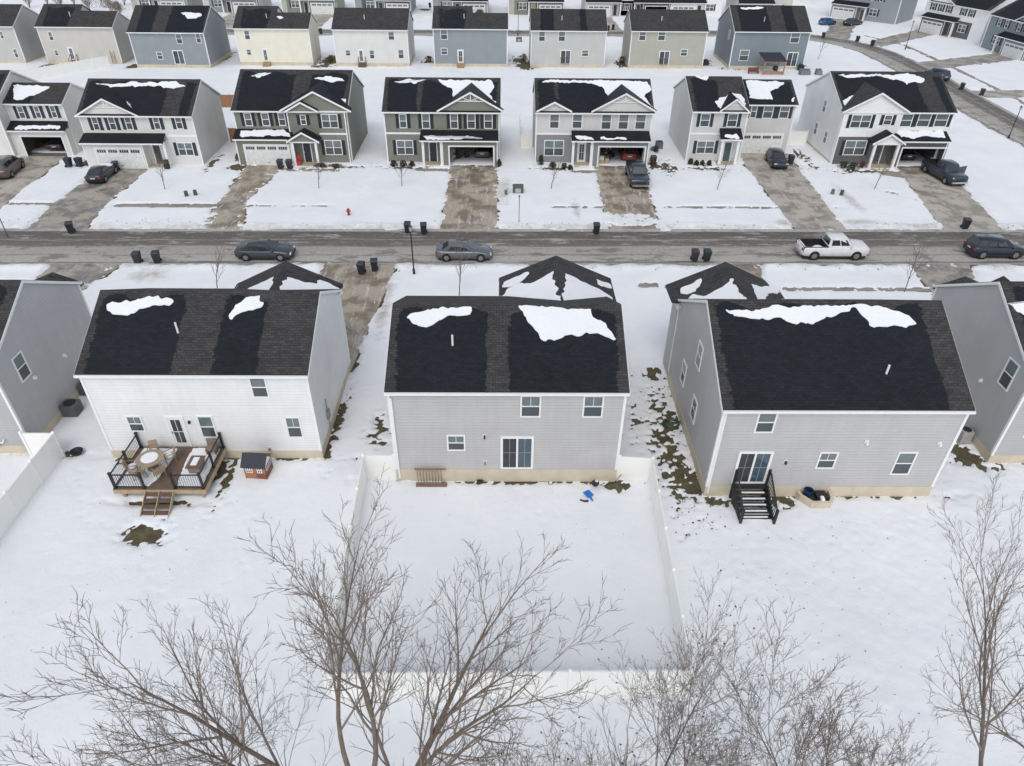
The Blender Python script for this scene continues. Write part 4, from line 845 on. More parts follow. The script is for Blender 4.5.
A6=row3('slate blue house in the back row with raw wooden steps',-12.1,12.5,6.4,6.1,S_BLUEG); step_roof(A6,0,6.4,9.3,6.1,.54); wins(A6,c1,[(738,118,764,158),(740,192,764,218)]); A6.door(xz(A6,c1,818,220)[0],1.75,1.05,2.15,D_WHITE,True); back_steps(A6,xz(A6,c1,818,220)[0],1.2,4,STEPB)
A7=row3('pale greige house in the back row with wet streaks on its roof',4.4,12.7,8.9,5.95,S_PALE,dry=[(0,1.5),(3.9,8.2),(9.4,14)],wetbase=.42); wins(A7,c2,[(108,125,130,165),(187,125,210,165),(280,200,303,225)]); A7.slider(xz(A7,c2,214,225)[0],1.8,1.8,2.2); juliet(A7,xz(A7,c2,212,225)[0],1.6,.75)
A8=row3('pale sage house in the back row with a railed sliding door',21.3,12.8,8.9,6.,S_SAGE2); wins(A8,c2,[(510,122,532,162),(586,122,610,162),(676,197,698,224)]); A8.slider(xz(A8,c2,609,225)[0],1.8,1.8,2.2); juliet(A8,xz(A8,c2,607,225)[0],1.6,.75)
A9=row3('slate blue house in the back row with a pergola on its patio',38.7,12.8,11,6.05,S_BLUE,dry=[(0,1.),(6.2,8.6),(10.6,14)],wetbase=.45); wins(A9,c2,[(912,200,942,243)]); wins(A9,c3,[(93,128,122,172)]); A9.slider(xz(A9,c3,96,235)[0],1.7,1.9,2.3); A9.win(6.2,2.4,1.,.8); A9.near_patch([(740,7.5),(765,7.3),(760,9.3),(742,9)],25)
for h in (A2,A4,A5,A6,A7,A8,A9): h.vent(5.2,1.9,.7)
A9.win(3,5,.9,1.4,face='l')

# ------------------------------------------------------------------ fourth row: fronts, only their ground floors are in the picture
def front_house(label,x,W,wall,low=None,garage='r',gopen=False,y=185.2,rz=0,gcol=None,door=D_NAVY,ev=5.9,D=10,pw=5.2,flip=False,shut=SHUT):
    low=low or wall
    gc=W-3.1 if garage=='r' else 3.1; a0,a1=gc-2.45,gc+2.45
    h=House(label,x,y,W,D,ev,.53,rz=rz,wall=wall,found=0,holes=[(a0-.4,a1+.4,0,2.9)] if gopen else [],wetbase=.35)
    h.bump_out(gc-3.05,gc+3.05,1.2,3.05,(a0,a1,2.25) if gopen else None,low); h.garage(gc,1.13,4.9,2.24,1.2,not gopen)
    s=-1 if garage=='r' else 1; dx=gc+s*(3.05+.95); wx=gc+s*(3.05+3.4)
    h.door(dx,1.3,1.0,2.3,door,out=.022); h.cladding(min(dx-.9,wx-2) if s<0 else dx-.9,dx+.9 if s<0 else min(W-.1,wx+2),0,3.2,low)
    h.win(wx,1.95,1.9,1.5,'double',shut,out=.022); h.post(gc+s*(3.05+2.0),-1.15,3.); h.floor(min(gc+s*3.05,gc+s*5.2),max(gc+s*3.05,gc+s*5.2),1.3)
    h.pent(min(gc-3.05,gc+s*5.2) if s<0 else gc-3.05,max(gc+3.05,gc+s*5.2) if s>0 else gc+3.05,1.55,3.75,3.05)
    for a in (gc-2,gc,gc+2): h.win(a,4.9,.85,1.35,'plain',shut)
    for a in (wx-.9,wx+1.1): h.win(a,4.9,.85,1.35,'plain',shut)
    h.cross_gable(gc,3.4,ev,ev+1.8,-.12,deco=True,wet=.3); return h
front_house('sage house across the far street nearest the open snowy field',-87.3,13.,S_SAGE2,S_PALE)
front_house('charcoal-trimmed house across the far street, second from the field',-70.4,12.9,S_PALE,S_MID)
front_house('green-grey house across the far street with a rust stain over its garage',-52.3,12.8,S_SAGE2,S_SAGE)
front_house('charcoal house with a closed white garage across the far street',-35.2,13.2,S_BLUEG,S_DARK)
front_house('blue-grey house across the far street with a car on its drive',-17,12.9,S_BLUEG,S_MID)
front_house('sage house across the far street with a yellow front door',.8,12.9,S_SAGE2,S_SAGE,door=D_YEL)
front_house('light grey house across the far street with garage at its left',18.8,12.9,S_LIGHT,S_PALE,garage='l')
front_house('charcoal house across the far street with an open dark garage',31.5,6.9,S_LIGHT,S_DARK,gopen=True)
front_house('white house across the far street with a red-brown garage',38.6,12.4,S_WHITE,S_WHITE,garage='l')
front_house('beige house across the far street with an open garage, far right of its row',54.6,13.,S_BEIGE,S_PALE,garage='l',gopen=True)
# round the bend
pA=Vector((78.0,186.9)); pB=Vector((88.4,176.0)); rzA=math.atan2(pB.y-pA.y,pB.x-pA.x)
B1=front_house('blue-grey corner house with two cars parked before its garage',pA.x,(pB-pA).length,S_BLUEG,S_BLUEG,garage='l',y=pA.y,rz=rzA,door=D_GREY)
pA=Vector((91.2,169.0)); pB=Vector((96.4,155.4)); B2=front_house('white house with charcoal lower front on the bend of the side street',pA.x,(pB-pA).length,S_WHITE,S_DARK,garage='l',y=pA.y,rz=math.atan2(pB.y-pA.y,pB.x-pA.x),D=11,door=plain('brown_door',(.2,.08,.05),.4))
B2.win(3.5,2.4,1.1,1.6,face='r')
B3=front_house('slate blue house at the right edge with a white garage door',94.3,13.2,S_BLUE,S_BLUE,garage='r',y=151.2,rz=math.atan2(-13.2,1.6),D=11)
B4=House('white house standing behind the blue-grey corner house',99,185,12,10,5.9,.53,rz=R_(-55),wall=S_WHITE,found=0)
B5=House('white house whose end wall shows past the slate blue roof',67.5,205,12,10,5.9,.53,wall=S_WHITE,found=0)
B6=House('white house beyond the right edge past the slate blue one',98,116,12.5,10,5.9,.53,rz=R_(-88),wall=S_WHITE,found=0)
# ------------------------------------------------------------------ fences
def vinyl_fence(label,path,h=1.8,group=None,z=.05,post_every=2.4,tee=True):
    x0,y0=path[0]; root=empty('vinyl_fence',(x0,y0,0),0,label,'fence',group)
    for i in range(len(path)-1):
        a,b=Vector((path[i][0]-x0,path[i][1]-y0,0)),Vector((path[i+1][0]-x0,path[i+1][1]-y0,0)); L=(b-a).length; n=max(1,round(L/post_every)); d=(b-a)/n; ang=math.atan2(d.y,d.x)
        key=('vf',round(d.length,2),h)
        if key not in CACHE:
            m=MB(); l=d.length-.13; m.box(.065,.065+l,-.02,.02,z+.12,h-.12); m.box(.065,.065+l,-.035,.035,h-.14,h-.02); m.box(.065,.065+l,-.035,.035,z,z+.14)
            for j in range(1,int(l/.15)): m.box(.065+j*.15-.006,.065+j*.15+.006,-.024,.024,z+.14,h-.14)
            CACHE[key]=m.mesh('fence_panel',VINYL)
        if 'vp' not in CACHE:
            m=MB(); m.box(-.063,.063,-.063,.063,-.2,h+.05); m.taper(0,0,h+.05,h+.12,.08,.08,.02,.02); CACHE['vp']=m.mesh('fence_post',VINYL)
        for j in range(n): link('fence_panel',CACHE[key],root,a+d*j,ang)
        for j in range(n+(1 if i==len(path)-2 else 0)): link('fence_post',CACHE['vp'],root,a+d*j,ang)
    return root
vinyl_fence('white vinyl privacy fence closing in the empty middle back yard',[(6.28,28.35),(8.05,28.2),(7.5,15.75),(-7.05,15.65),(-7.6,28.4),(-5.95,28.4)])
vinyl_fence('white vinyl fence panel and run left of the brown deck',[(-26.95,30.2),(-25.15,30.2),(-25.15,14)])
vinyl_fence('white vinyl fence beside the pale house in the top left corner',[(-81.9,127.5),(-80.2,127),(-67.9,128.5)] if False else [(-74.9,104),(-79,112),(-68.5,127.5)][0:2]+[(-66.8,128)])
vinyl_fence('short white fence return right of the teal-door house',[(34.6,88.),(37.4,88.)])
vinyl_fence('white fence between the green and the grey house across the street',[(2.,94.5),(2.,86.2),(3.3,86.2)])
BRF=plain('cedar_boards',(.30,.16,.085),.8,var=.25,nscale=5)
def wood_fence(label,a,b,h=1.8):
    root=empty('wood_fence',(a[0],a[1],0),math.atan2(b[1]-a[1],b[0]-a[0]),label,'fence'); L=math.dist(a,b); n=int(L/.15); m=MB()
    for i in range(n): m.box(i*.15+.004,i*.15+.146,-.01,.012,.05,h-(i%3)*.012)
    m.build('fence_boards',BRF,root); m=MB(); m.box(0,L,.012,.05,.3,.39); m.box(0,L,.012,.05,h-.4,h-.31); m.build('fence_rails',BRF,root)
    for x in (.05,L/2,L-.05): m=MB(); m.box(x-.05,x+.05,.05,.15,-.1,h); m.build('fence_post',BRF,root)
x,y=g(222,108); wood_fence('brown board fence between the off-white and sage houses, upper stretch',(x,y),(x+2.6,y+.05)); x,y=g(231,143); wood_fence('brown board fence low beside the sage house with the portico',(x,y),(x+1.9,y))
# ------------------------------------------------------------------ vehicles
TYRE=plain('tyre_rubber',(.012,.012,.012),.85); RIM=plain('alloy_rim',(.35,.35,.36),.35,.8); CGL=plain('car_glass',(.02,.028,.034),.05,spec=1.,var=.2); CHR=plain('chrome',(.6,.6,.6),.2,1.); HL=plain('headlight_lens',(.65,.66,.68),.12,spec=.8); TL=plain('taillight_red',(.30,.02,.02),.25); PLM=plain('black_plastic',(.02,.02,.02),.7); PLATE=plain('number_plate',(.6,.6,.6),.5)
def paint(name,c,metal=.3): return plain('paint_'+name,c,.32,metal,var=.08,nscale=2,coat=.5)
ST={ # length, width, height, belt, hood z, deck z, roof rear/front x, base rear/front x (fractions of length from the rear), ground clearance
 'sedan':dict(L=4.85,W=1.84,H=1.45,belt=.93,hood=.84,deck=.98,g=(.10,.24,.55,.73),hoodx=.73),
 'coupe':dict(L=4.6,W=1.82,H=1.38,belt=.92,hood=.86,deck=.98,g=(.06,.28,.52,.70),hoodx=.70),
 'hatch':dict(L=4.2,W=1.78,H=1.5,belt=.95,hood=.90,deck=.98,g=(.02,.12,.55,.75),hoodx=.75),
 'suv':dict(L=4.75,W=1.9,H=1.72,belt=1.08,hood=1.02,deck=1.08,g=(.015,.10,.60,.76),hoodx=.76),
 'van':dict(L=5.1,W=1.98,H=1.76,belt=1.05,hood=.98,deck=1.05,g=(.01,.06,.66,.84),hoodx=.84),
 'pickup':dict(L=5.9,W=2.02,H=1.95,belt=1.22,hood=1.19,deck=1.18,g=(.382,.40,.655,.755),hoodx=.755)}
def car_proto(style,pm,full=True,cab=(.385,)):
    s=ST[style]; L,W,H=s['L'],s['W'],s['H']; hw=W/2; root=[]
    m=MB(); gc=.20 if style!='pickup' else .32
    # lower body: loft of cross sections along X (rear at x=-L/2)
    def top(t):
        if style=='pickup' and t<.38: return s['deck']
        gx=s['g']
        if t<gx[0]+.02: return s['deck']-.03*(1-t/(gx[0]+.02))
        if t<s['hoodx']: return s['belt']
        k=(t-s['hoodx'])/(1-s['hoodx']); return s['belt']+(s['hood']-s['belt'])*min(1,k*2.2)-(.22 if style!='pickup' else .09)*max(0,k-.45)**2*3.2-.02*k
    T=[0,.012,.04,.1,.2,.3,.379,.381,.5,.6,.7,.75,.82,.89,.95,.985,1.]
    ring=[]
    for t in T:
        x=-L/2+L*t; e=min(t,1-t)*L; tap=1-.16*max(0,1-e/.45)**2; lo=gc+.12*max(0,1-e/.35); zt=top(t)-(.10 if t in(0,1.) else 0); b=hw*tap
        P=[(0,lo),(b*.88,lo),(b*.985,lo+.12),(b,lo+(zt-lo)*.5),(b*.985,zt-.16),(b*.94,zt-.05),(b*.80,zt),(0,zt+.025)]
        ring.append([(x,y,z) for y,z in P]+[(x,-y,z) for y,z in P[-2:0:-1]])
    n=len(ring[0]); vs=[p for r in ring for p in r]; fs=[(i*n+j,i*n+(j+1)%n,(i+1)*n+(j+1)%n,(i+1)*n+j) for i in range(len(T)-1) for j in range(n)]
    if style=='pickup': # leave the bed open: drop top faces between t=.02..379
        keep=[]
        for i in range(len(T)-1):
            for j in range(n):
                if 2<=i<=5 and j in(6,7): continue
                keep.append((i*n+j,i*n+(j+1)%n,(i+1)*n+(j+1)%n,(i+1)*n+j))
        fs=keep
    fs+=[tuple(range(n)),tuple(range(len(vs)-1,len(vs)-n-1,-1))]
    m.add(vs,fs,0)
    # cabin
    x0,x1,x2,x3=[-L/2+L*v for v in s['g']]; zb=s['belt']-.03; bw,rw=hw*.93,hw*.72
    base=[(x0,-bw*.92,zb),(x3,-bw*.90,zb),(x3,bw*.90,zb),(x0,bw*.92,zb)]; rz=H-.05
    rf=[(x1,-rw,rz-.02),((x1+x2)/2,-rw*1.02,rz+.01),(x2,-rw*.96,rz-.03),(x2,rw*.96,rz-.03),((x1+x2)/2,rw*1.02,rz+.01),(x1,rw,rz-.02)]
    ct=[(x1+.1,0,rz+.03),((x1+x2)/2,0,rz+.06),(x2-.05,0,rz+.02)]
    v=base+rf+ct; f=[(0,1,6,5,4),(1,2,7,6),(2,3,9,8,7),(3,0,4,9),(4,5,11,10),(5,6,12,11),(9,10,11,8),(8,11,12,7),(4,10,9),(6,7,12)]
    m.add(v,f,0); body=m.mesh('body',[pm,PLM],True)
    gl=MB()
    def lerp(a,b,t): return tuple(a[i]+(b[i]-a[i])*t for i in range(3))
    def quad(a,b,c,d,u0,u1,v0,v1,off):
        P=[lerp(lerp(a,b,u),lerp(d,c,u),vv) for u,vv in ((u0,v0),(u1,v0),(u1,v1),(u0,v1))]
        nn=(Vector(P[1])-Vector(P[0])).cross(Vector(P[3])-Vector(P[0])).normalized(); 
        if nn.dot(Vector(off))<0: nn=-nn
        gl.add([tuple(Vector(p)+nn*.022) for p in P],[(0,1,2,3)])
    quad(base[1],base[2],rf[3],rf[2],.06,.94,.10,.93,(1,0,.3)); quad(base[0],base[3],rf[5],rf[0],.08,.92,.15 if style!='sedan' else .12,.9,(-1,0,.3))
    for sg in (-1,1):
        A,B=(base[0],base[1]) if sg<0 else (base[3],base[2]); Dd,C=(rf[0],rf[2]) if sg<0 else (rf[5],rf[3])
        segs={'sedan':[(.17,.46),(.49,.80)],'coupe':[(.25,.50),(.53,.82)],'hatch':[(.10,.44),(.48,.82)],'suv':[(.08,.27),(.30,.54),(.57,.84)],'van':[(.05,.30),(.33,.58),(.61,.86)],'pickup':[(.08,.46),(.50,.86)]}[style]
        for a,b in segs: quad(A,B,C,Dd,a,b,.18,.86,(0,sg,.3))
    glass=gl.mesh('window',CGL,fix=False)
    r=.34 if style not in('pickup','suv') else .39
    w=MB(); w.lathe([(r*.62,-.11),(r*.95,-.11),(r,-.07),(r,.07),(r*.95,.11),(r*.62,.11)],(0,0,0),20,0,'y'); tyre=w.mesh('tyre',TYRE,True)
    w=MB(); w.lathe([(.05,-.10),(r*.63,-.10),(r*.63,.10),(.05,.10)],(0,0,0),14,0,'y')
    for i in range(5):
        t=i*2*math.pi/5; w.tube((math.cos(t)*.06,0,math.sin(t)*.06),(math.cos(t)*r*.58,0,math.sin(t)*r*.58),.035,n=4); 
    rim=w.mesh('rim',RIM)
    w=MB(); w.lathe([(r*1.17,-.02),(r*1.17,.02)],(0,0,0),18,0,'y'); arch=w.mesh('wheel_arch',PLM)
    hl=MB(); hl.box(-.05,.05,-.16,.16,-.06,.07); hlm=hl.mesh('headlight',HL)
    tl=MB(); tl.box(-.05,.05,-.15,.15,-.08,.10); tlm=tl.mesh('taillight',TL)
    return dict(style=style,s=s,body=body,glass=glass,tyre=tyre,rim=rim,arch=arch,hl=hlm,tl=tlm,r=r,pm=pm,full=full,gc=gc)
def car(label,x,y,head,style,pm,group,z=.02,name='parked_car',snowcap=False):
    key=('car',style,pm.name)
    if key not in CACHE: CACHE[key]=car_proto(style,pm)
    p=CACHE[key]; s=p['s']; L,W=s['L'],s['W']; root=empty(name,(x,y,z),head,label,{'pickup':'pickup truck','suv':'car','van':'minivan'}.get(style,'car'),group)
    link('body',p['body'],root); link('window',p['glass'],root); r=p['r']
    for fx in (.19,.80 if style!='pickup' else .815):
        for sg in (-1,1):
            cx=-L/2+L*fx; o=link('wheel_arch',p['arch'],root,(cx,sg*(W/2-.005),r+.02)); ty=link('wheel',p['tyre'],root,(cx,sg*(W/2-.085),r)); link('rim',p['rim'],ty,(0,sg*.012,0))
    for sg in (-1,1):
        link('headlight',p['hl'],root,(L/2-.10,sg*(W/2-.27),s['hood']-.22)); link('taillight',p['tl'],root,(-L/2+.045,sg*(W/2-.24),s['deck']-.22))
        m=MB(); m.box(-.07,.07,sg*0-.1,sg*0+.1,-.06,.07); m.build('mirror',p['pm'],root,(-L/2+L*s['g'][3]-.28,sg*(W/2+.04),s['belt']+.03))
    m=MB(); m.box(L/2-.05,L/2+.012,-W*.26,W*.26,.34 if style!='pickup' else .62,.52 if style!='pickup' else .92); m.build('grille',PLM,root)
    m=MB(); m.box(-L/2-.012,-L/2+.02,-.24,.24,s['deck']-.34,s['deck']-.22); m.build('number_plate',PLATE,root)
    m=MB(); m.box(-L/2+.25,L/2-.25,-W/2+.12,W/2-.12,.14,p['gc']+.03); m.build('underbody',PLM,root)
    if style=='pickup':
        m=MB(); xb=-L/2+.06; xf=-L/2+L*.379; w_=W/2-.11; zf=.72; zt=s['deck']+.02
        m.add([(xb,-w_,zf),(xf,-w_,zf),(xf,w_,zf),(xb,w_,zf)],[(0,1,2,3)]); m.box(xb,xf,-w_-.005,-w_+.03,zf,zt); m.box(xb,xf,w_-.03,w_+.005,zf,zt); m.box(xb,xb+.04,-w_,w_,zf,zt); m.box(xf-.02,xf,-w_,w_,zf,zt); m.build('truck_bed',PLM,root)
        m=MB()
        for i in range(1): m.box(-L/2-.06,-L/2+.02,-W*.42,W*.42,.42,.58)
        m.build('bumper',CHR,root); m=MB(); m.box(L/2-.04,L/2+.05,-W*.44,W*.44,.40,.58); m.build('bumper',CHR,root)
    return root
P_DK=paint('charcoal',(.045,.055,.065)); P_GR=paint('gunmetal',(.13,.145,.155)); P_WH=paint('white',(.72,.72,.72),0); P_NV=paint('dark_navy',(.02,.026,.042)); P_SB=paint('slate_blue',(.035,.05,.075)); P_BL=paint('bright_blue',(.02,.10,.28)); P_TN=paint('taupe',(.13,.12,.115)); P_BK=paint('black',(.015,.016,.018)); P_RD=paint('dull_red',(.22,.04,.03),0)
GS='cars parked along the street'; GD='cars parked on driveways'
car('dark muddy sedan parked on the street above the white house roof',-20.7,56.1,0,'sedan',P_DK,GS)
car('grey sedan parked on the street behind the black lamp post',-3.5,56.2,0,'sedan',P_GR,GS)
pk=car('white pickup truck with snow in its black bed, parked on the street',28.9,56.9,0,'pickup',P_WH,GS)
sn=MB(); sn.lathe([(.5,0),(.52,.08),(.38,.22),(.15,.30)],(0,0,0),12); o=sn.build('snow_heap',SNOW,pk,(-1.35,-.25,.72),smooth=True)
car('dark navy sport utility vehicle parked on the street at the right edge',43.6,57.2,0,'suv',P_NV,GS)
car('grey minivan parked on the driveway at the left edge',-54.6,76.6,R_(100),'van',P_TN,GD)
cp=car('dark coupe with snow on its hood parked before the white garage door',-43.7,75.3,R_(94),'coupe',P_NV,GD)
m=MB(); m.taper(0,0,0,.05,.5,.7,.42,.6); bevel(m.build('snow_patch',SNOW,cp,(1.55,0,.9)),.03)
t1=car('slate grey pickup truck nosing out of the cluttered open garage',14.5,75.4,R_(-91),'pickup',P_SB,GD)
m=MB(); m.box(-2.85,-.68,-.93,.93,0,.04); bevel(m.build('bed_cover',P_BK,t1,(0,0,1.17)),.02)
car('small dark blue car parked before the white garage of the teal-door house',31.6,81.0,R_(-93),'hatch',P_NV,GD)
t2=car('dark blue pickup truck with its left door open on the right driveway',49.0,76.8,R_(-84),'pickup',P_SB,GD)
m=MB(); m.box(-.02,.03,0,1.0,-.55,.35); m.build('open_door',P_SB,t2,(.95,.98,1.2),R_(15))
car('dark blue sport utility vehicle parked on the curving side street',71.9,124.2,R_(100),'suv',P_SB,GS)
car('bright blue car on the driveway of the corner house',72.8,175.6,R_(28),'hatch',P_BL,GD)
car('dark car beside the bright blue one on the corner driveway',78.6,175.6,R_(28),'sedan',P_DK,GD)
car('dark car on the driveway before the blue-grey house across the far street',-5.9,182.5,R_(-90),'sedan',P_DK,GD)
car('grey car standing inside the open garage of the sage green house',-2.6,84.2,R_(90),'coupe',P_TN,'cars inside open garages')
car('dark car inside the open garage at the left edge',-53.0,85.9,R_(90),'sedan',P_DK,'cars inside open garages')
car('red car at the back of the cluttered garage behind the slate pickup',14.6,83.4,R_(88),'hatch',P_RD,'cars inside open garages')
car('dark car inside the open garage of the white house at right',47.6,84.4,R_(90),'sedan',P_NV,'cars inside open garages')
# garage clutter
BX=plain('cardboard',(.45,.33,.20),.85); WSH=plain('pale_plastic',(.6,.6,.58),.5); REDP=plain('red_plastic',(.45,.05,.03),.5)
def clutter(label,cat,x,y,parts,name,rz=0,group=None):
    r=empty(name,(x,y,.03),rz,label,cat,group)
    for nm,fn,mt in parts: m=MB(); fn(m); m.build(nm,mt,r)
    return r
def boxpile(x,y,label): 
    return clutter(label,'boxes',x,y,[('box',lambda m:m.box(-.35,.35,-.3,.3,0,.5),BX),('box',lambda m:m.box(-.3,.25,-.25,.25,.505,.9),WSH),('box',lambda m:m.box(.4,.85,-.3,.2,0,.65),BX)],'box_pile')
boxpile(11.2,80.8,'pile of boxes by the left jamb of the cluttered garage'); 
def shelf(x,y,rz,label):
    def fr(m):
        for a in (-.9,.9):
            for b in (-.2,.2): m.box(a-.02,a+.02,b-.02,b+.02,0,1.9)
        for z in (.3,.9,1.5): m.box(-.9,.9,-.2,.2,z,z+.03)
    r=clutter(label,'shelf',x,y,[('frame',fr,PLM)],'storage_shelf',rz); rn=random.Random(int(x*7))
    for z in (.33,.93,1.53):
        for i in range(4): m=MB(); a=-.75+i*.45; m.box(a-.15,a+.15,-.15,.15,z,z+rn.uniform(.15,.45)); m.build('storage_bin',rn.choice([BX,WSH,PLM,REDP]),r)
    return r
shelf(11.9,83.5,0,'loaded shelf at the back of the cluttered garage'); shelf(-5.9,82.5,R_(90),'storage shelf along the left wall of the sage garage'); shelf(-57.6,86.8,R_(80),'storage shelf inside the garage at the left edge')
def bike(m):
    for x in (-.5,.5): m.lathe([(.31,-.02),(.34,0),(.31,.02)],(x,0,.34),16,0,'y')
    for a,b in (((-.5,0,.34),(-.15,0,.8)),((-.15,0,.8),(.35,0,.8)),((.35,0,.8),(0,0,.34)),((0,0,.34),(-.15,0,.8)),((.5,0,.34),(.38,0,.95)),((-.5,0,.34),(0,0,.34))): m.tube(a,b,.02,n=6)
    m.box(-.25,-.05,-.06,.06,.88,.93); m.tube((.38,-.25,.98),(.38,.25,.98),.015,n=5)
clutter('dark bicycle inside the sage house garage left of the car','bicycle',-4.9,82.2,[('frame',bike,PLM)],'bicycle',R_(20)); clutter('dark bicycle in the middle of the cluttered garage','bicycle',12.6,82.4,[('frame',bike,PLM)],'bicycle',R_(60))
clutter('red riding mower by the right jamb of the left edge garage','mower',-51.3,84.0,[('body',lambda m:(m.taper(0,.3,.3,.75,.3,.5,.25,.4),m.box(-.25,.25,-.6,-.2,.4,.6)),REDP),('wheels',lambda m:[m.lathe([(.2,-.08),(.2,.08)],(a,b,.2),12,0,'x') for a in (-.4,.4) for b in (-.45,.45)],TYRE),('seat',lambda m:m.box(-.2,.2,-.5,-.1,.6,.95),PLM)],'riding_mower')
clutter('stack of red and pale storage tubs in the garage of the right house','tubs',50.0,81.2,[('tub',lambda m:m.taper(0,0,0,.4,.3,.2,.35,.25),REDP),('tub',lambda m:m.taper(.1,0,.41,.75,.3,.2,.35,.25),WSH),('tub',lambda m:m.taper(-.65,.1,0,.5,.25,.2,.3,.25),WSH)],'tub_stack')
# ------------------------------------------------------------------ wheelie bins
BINM=plain('dark_bin_plastic',(.022,.026,.033),.5); 
def bin_meshes():
    a=MB(); a.taper(0,0,.08,.98,.22,.24,.29,.35); b=MB(); b.taper(0,-.02,.985,1.05,.31,.38,.27,.33); b.tube((-.25,.38,1.0),(.25,.38,1.0),.02,n=6)
    c=MB(); c.lathe([(.12,-.03),(.14,0),(.12,.03)],(0,0,.14),12,0,'x'); return a.mesh('bin_body',BINM),b.mesh('lid',BINM),c.mesh('wheel',TYRE)
BMS=bin_meshes()
def wbin(label,x,y,rz=0,lidopen=0,group='wheeled rubbish bins'):
    r=empty('wheelie_bin',(x,y,max(.02,min(hz(x,y),.15))),rz,label,'bin',group); link('bin_body',BMS[0],r); o=link('lid',BMS[1],r)
    for sg in (-1,1): link('wheel',BMS[2],r,(sg*.25,.3,0))
    return r
for i,(px,py,rz,lab) in enumerate([(72,233,20,'bin standing at the foot of the coupe\'s driveway'),
 (139,264,5,'left one of the two bins left of the parked dark sedan'),(158,263,12,'right one of the two bins left of the parked dark sedan'),
 (362,274,-5,'bin at left of the pair on the brown driveway past the white house'),(375,271,8,'bin at right of the pair on the brown driveway past the white house'),
 (408,233,0,'bin just left of the lamp post top, below the sage open garage driveway'),(424,234,5,'bin just right of the lamp post top at the kerb'),
 (596,234,0,'lone bin at the kerb below the two-tone grey house'),(694,261,0,'left one of the two bins beside the snowy kerb right of centre'),(706,261,4,'right one of the two bins beside the snowy kerb right of centre'),
 (964,229,-12,'bin at the foot of the blue pickup\'s driveway'),(117,171,10,'bin before the white garage door next to the coupe'),
 (281,169,0,'left bin before the sage house with the portico'),(290,169,0,'right bin before the sage house with the portico'),
 (653,165,0,'bin at the right corner of the two-tone grey house'),(790,164,0,'bin at the right corner of the teal-door house'),
 (961,90,-20,'bin on the side street nearer the dark blue sport utility vehicle'),(981,96,-20,'bin on the side street at the concrete driveway'),
 (823,38,0,'bin at the kerb below the bright blue car'),(857,42,0,'bin at the bend left of the other, beyond the dark cars'),(872,46,0,'bin at the bend beside the white house driveway'),
 (321,34,0,'bin by the driveway between the cream and off-white back-row houses'),(613,30,0,'bin by the far street right of the pale greige back-row house'),(608,31,0,'bin leftmost by the far street past the pale greige house'),(430,8,0,'bin beside the far white garage behind the slate blue house')]):
    x,y=g(px,py); wbin(lab,x,y,R_(rz))
x,y=g(73,168); wbin('bin in the gap between the left edge garage and the off-white house, left',x-.3,y,R_(80)); wbin('bin in the gap between the left edge garage and the off-white house, right',x+.7,y+.3,R_(70))
# ------------------------------------------------------------------ posts, lamps, boxes
GREYM=plain('weathered_steel',(.12,.12,.12),.5,.4)
def lamp_post(label,x,y,h=4.2,rz=0):
    r=empty('street_lamp',(x,y,0),rz,label,'street lamp','street lamps'); m=MB(); m.lathe([(.11,0),(.11,.5),(.06,.6),(.05,h-.3),(.03,h)],(0,0,0),10); m.build('pole',BLACK,r)
    m=MB(); m.lathe([(.10,h),(.15,h+.35),(.16,h+.36),(.03,h+.5)],(0,0,0),10); m.build('lantern',plain('frosted_lantern',(.35,.36,.36),.3),r); m=MB(); m.lathe([(.17,h+.36),(.05,h+.5),(.02,h+.58)],(0,0,0),10); m.build('lamp_cap',BLACK,r); return r
lamp_post('black street lamp in the snow before the greige middle house',-7.55,52.9,3.9); 
x,y=g(905,50); lamp_post('street lamp on the snow inside the bend of the side street',x,y,4.6); x,y=g(518,36); lamp_post('street lamp on the far street between two back-row houses',x,y,4.6); x,y=g(1008,139); lamp_post('street lamp at the right edge beside the side street',x,y,3.6)
def post_sign(label,x,y,h,plate):
    r=empty('sign_post',(x,y,0),0,label,'sign post'); m=MB(); m.box(-.03,.03,-.03,.03,-.1,h); m.build('post',GREYM,r); m=MB()
    if plate: m.box(-.22,.22,-.05,-.035,h-.45,h)
    else: m.box(-.07,.07,-.07,.07,h,h+.15)
    m.build('plate',GREYM if not plate else plain('sign_back',(.35,.36,.37),.5,.5),r); return r
x,y=g(519,223); post_sign('thin dark post in the verge below the green utility box',x,y,2.6,False); x,y=g(8,237); post_sign('leaning grey sign post at the left edge of the street',x,y,3.2,True)
def utility(label,x,y):
    r=empty('utility_box',(x,y,.05),0,label,'utility box','green utility boxes'); m=MB(); m.box(-.55,.55,-.45,.45,0,.7); m.taper(0,0,.7,.8,.58,.48,.5,.4); bevel(m.build('cabinet',plain('utility_green',(.06,.085,.065),.5),r),.02); m=MB(); m.box(-.3,.3,-.47,-.45,.15,.6); m.build('label_plate',plain('pale_plate',(.4,.4,.35),.5),r); m=MB(); m.box(-.65,.65,-.55,.55,-.1,.0); m.build('pad',plain('pad_concrete',(.4,.38,.34),.8),r)
x,y=g(518,193); utility('green utility box on the snow right of the muddy driveway',x,y); x,y=g(519,42); utility('green utility box at the foot of the far street lamp',x,y)
def pedestal(label,x,y,c,h=.6,cat='pedestal'):
    r=empty('utility_pedestal',(x,y,0),0,label,cat); m=MB(); m.taper(0,0,0,h,.16,.13,.14,.11); m.build('body',c,r); m=MB(); m.taper(0,0,h+.002,h+.06,.17,.14,.1,.08); m.build('cap',c,r)
PG=plain('pedestal_green',(.10,.17,.11),.6); PD=plain('dark_green_grey',(.06,.07,.07),.6)
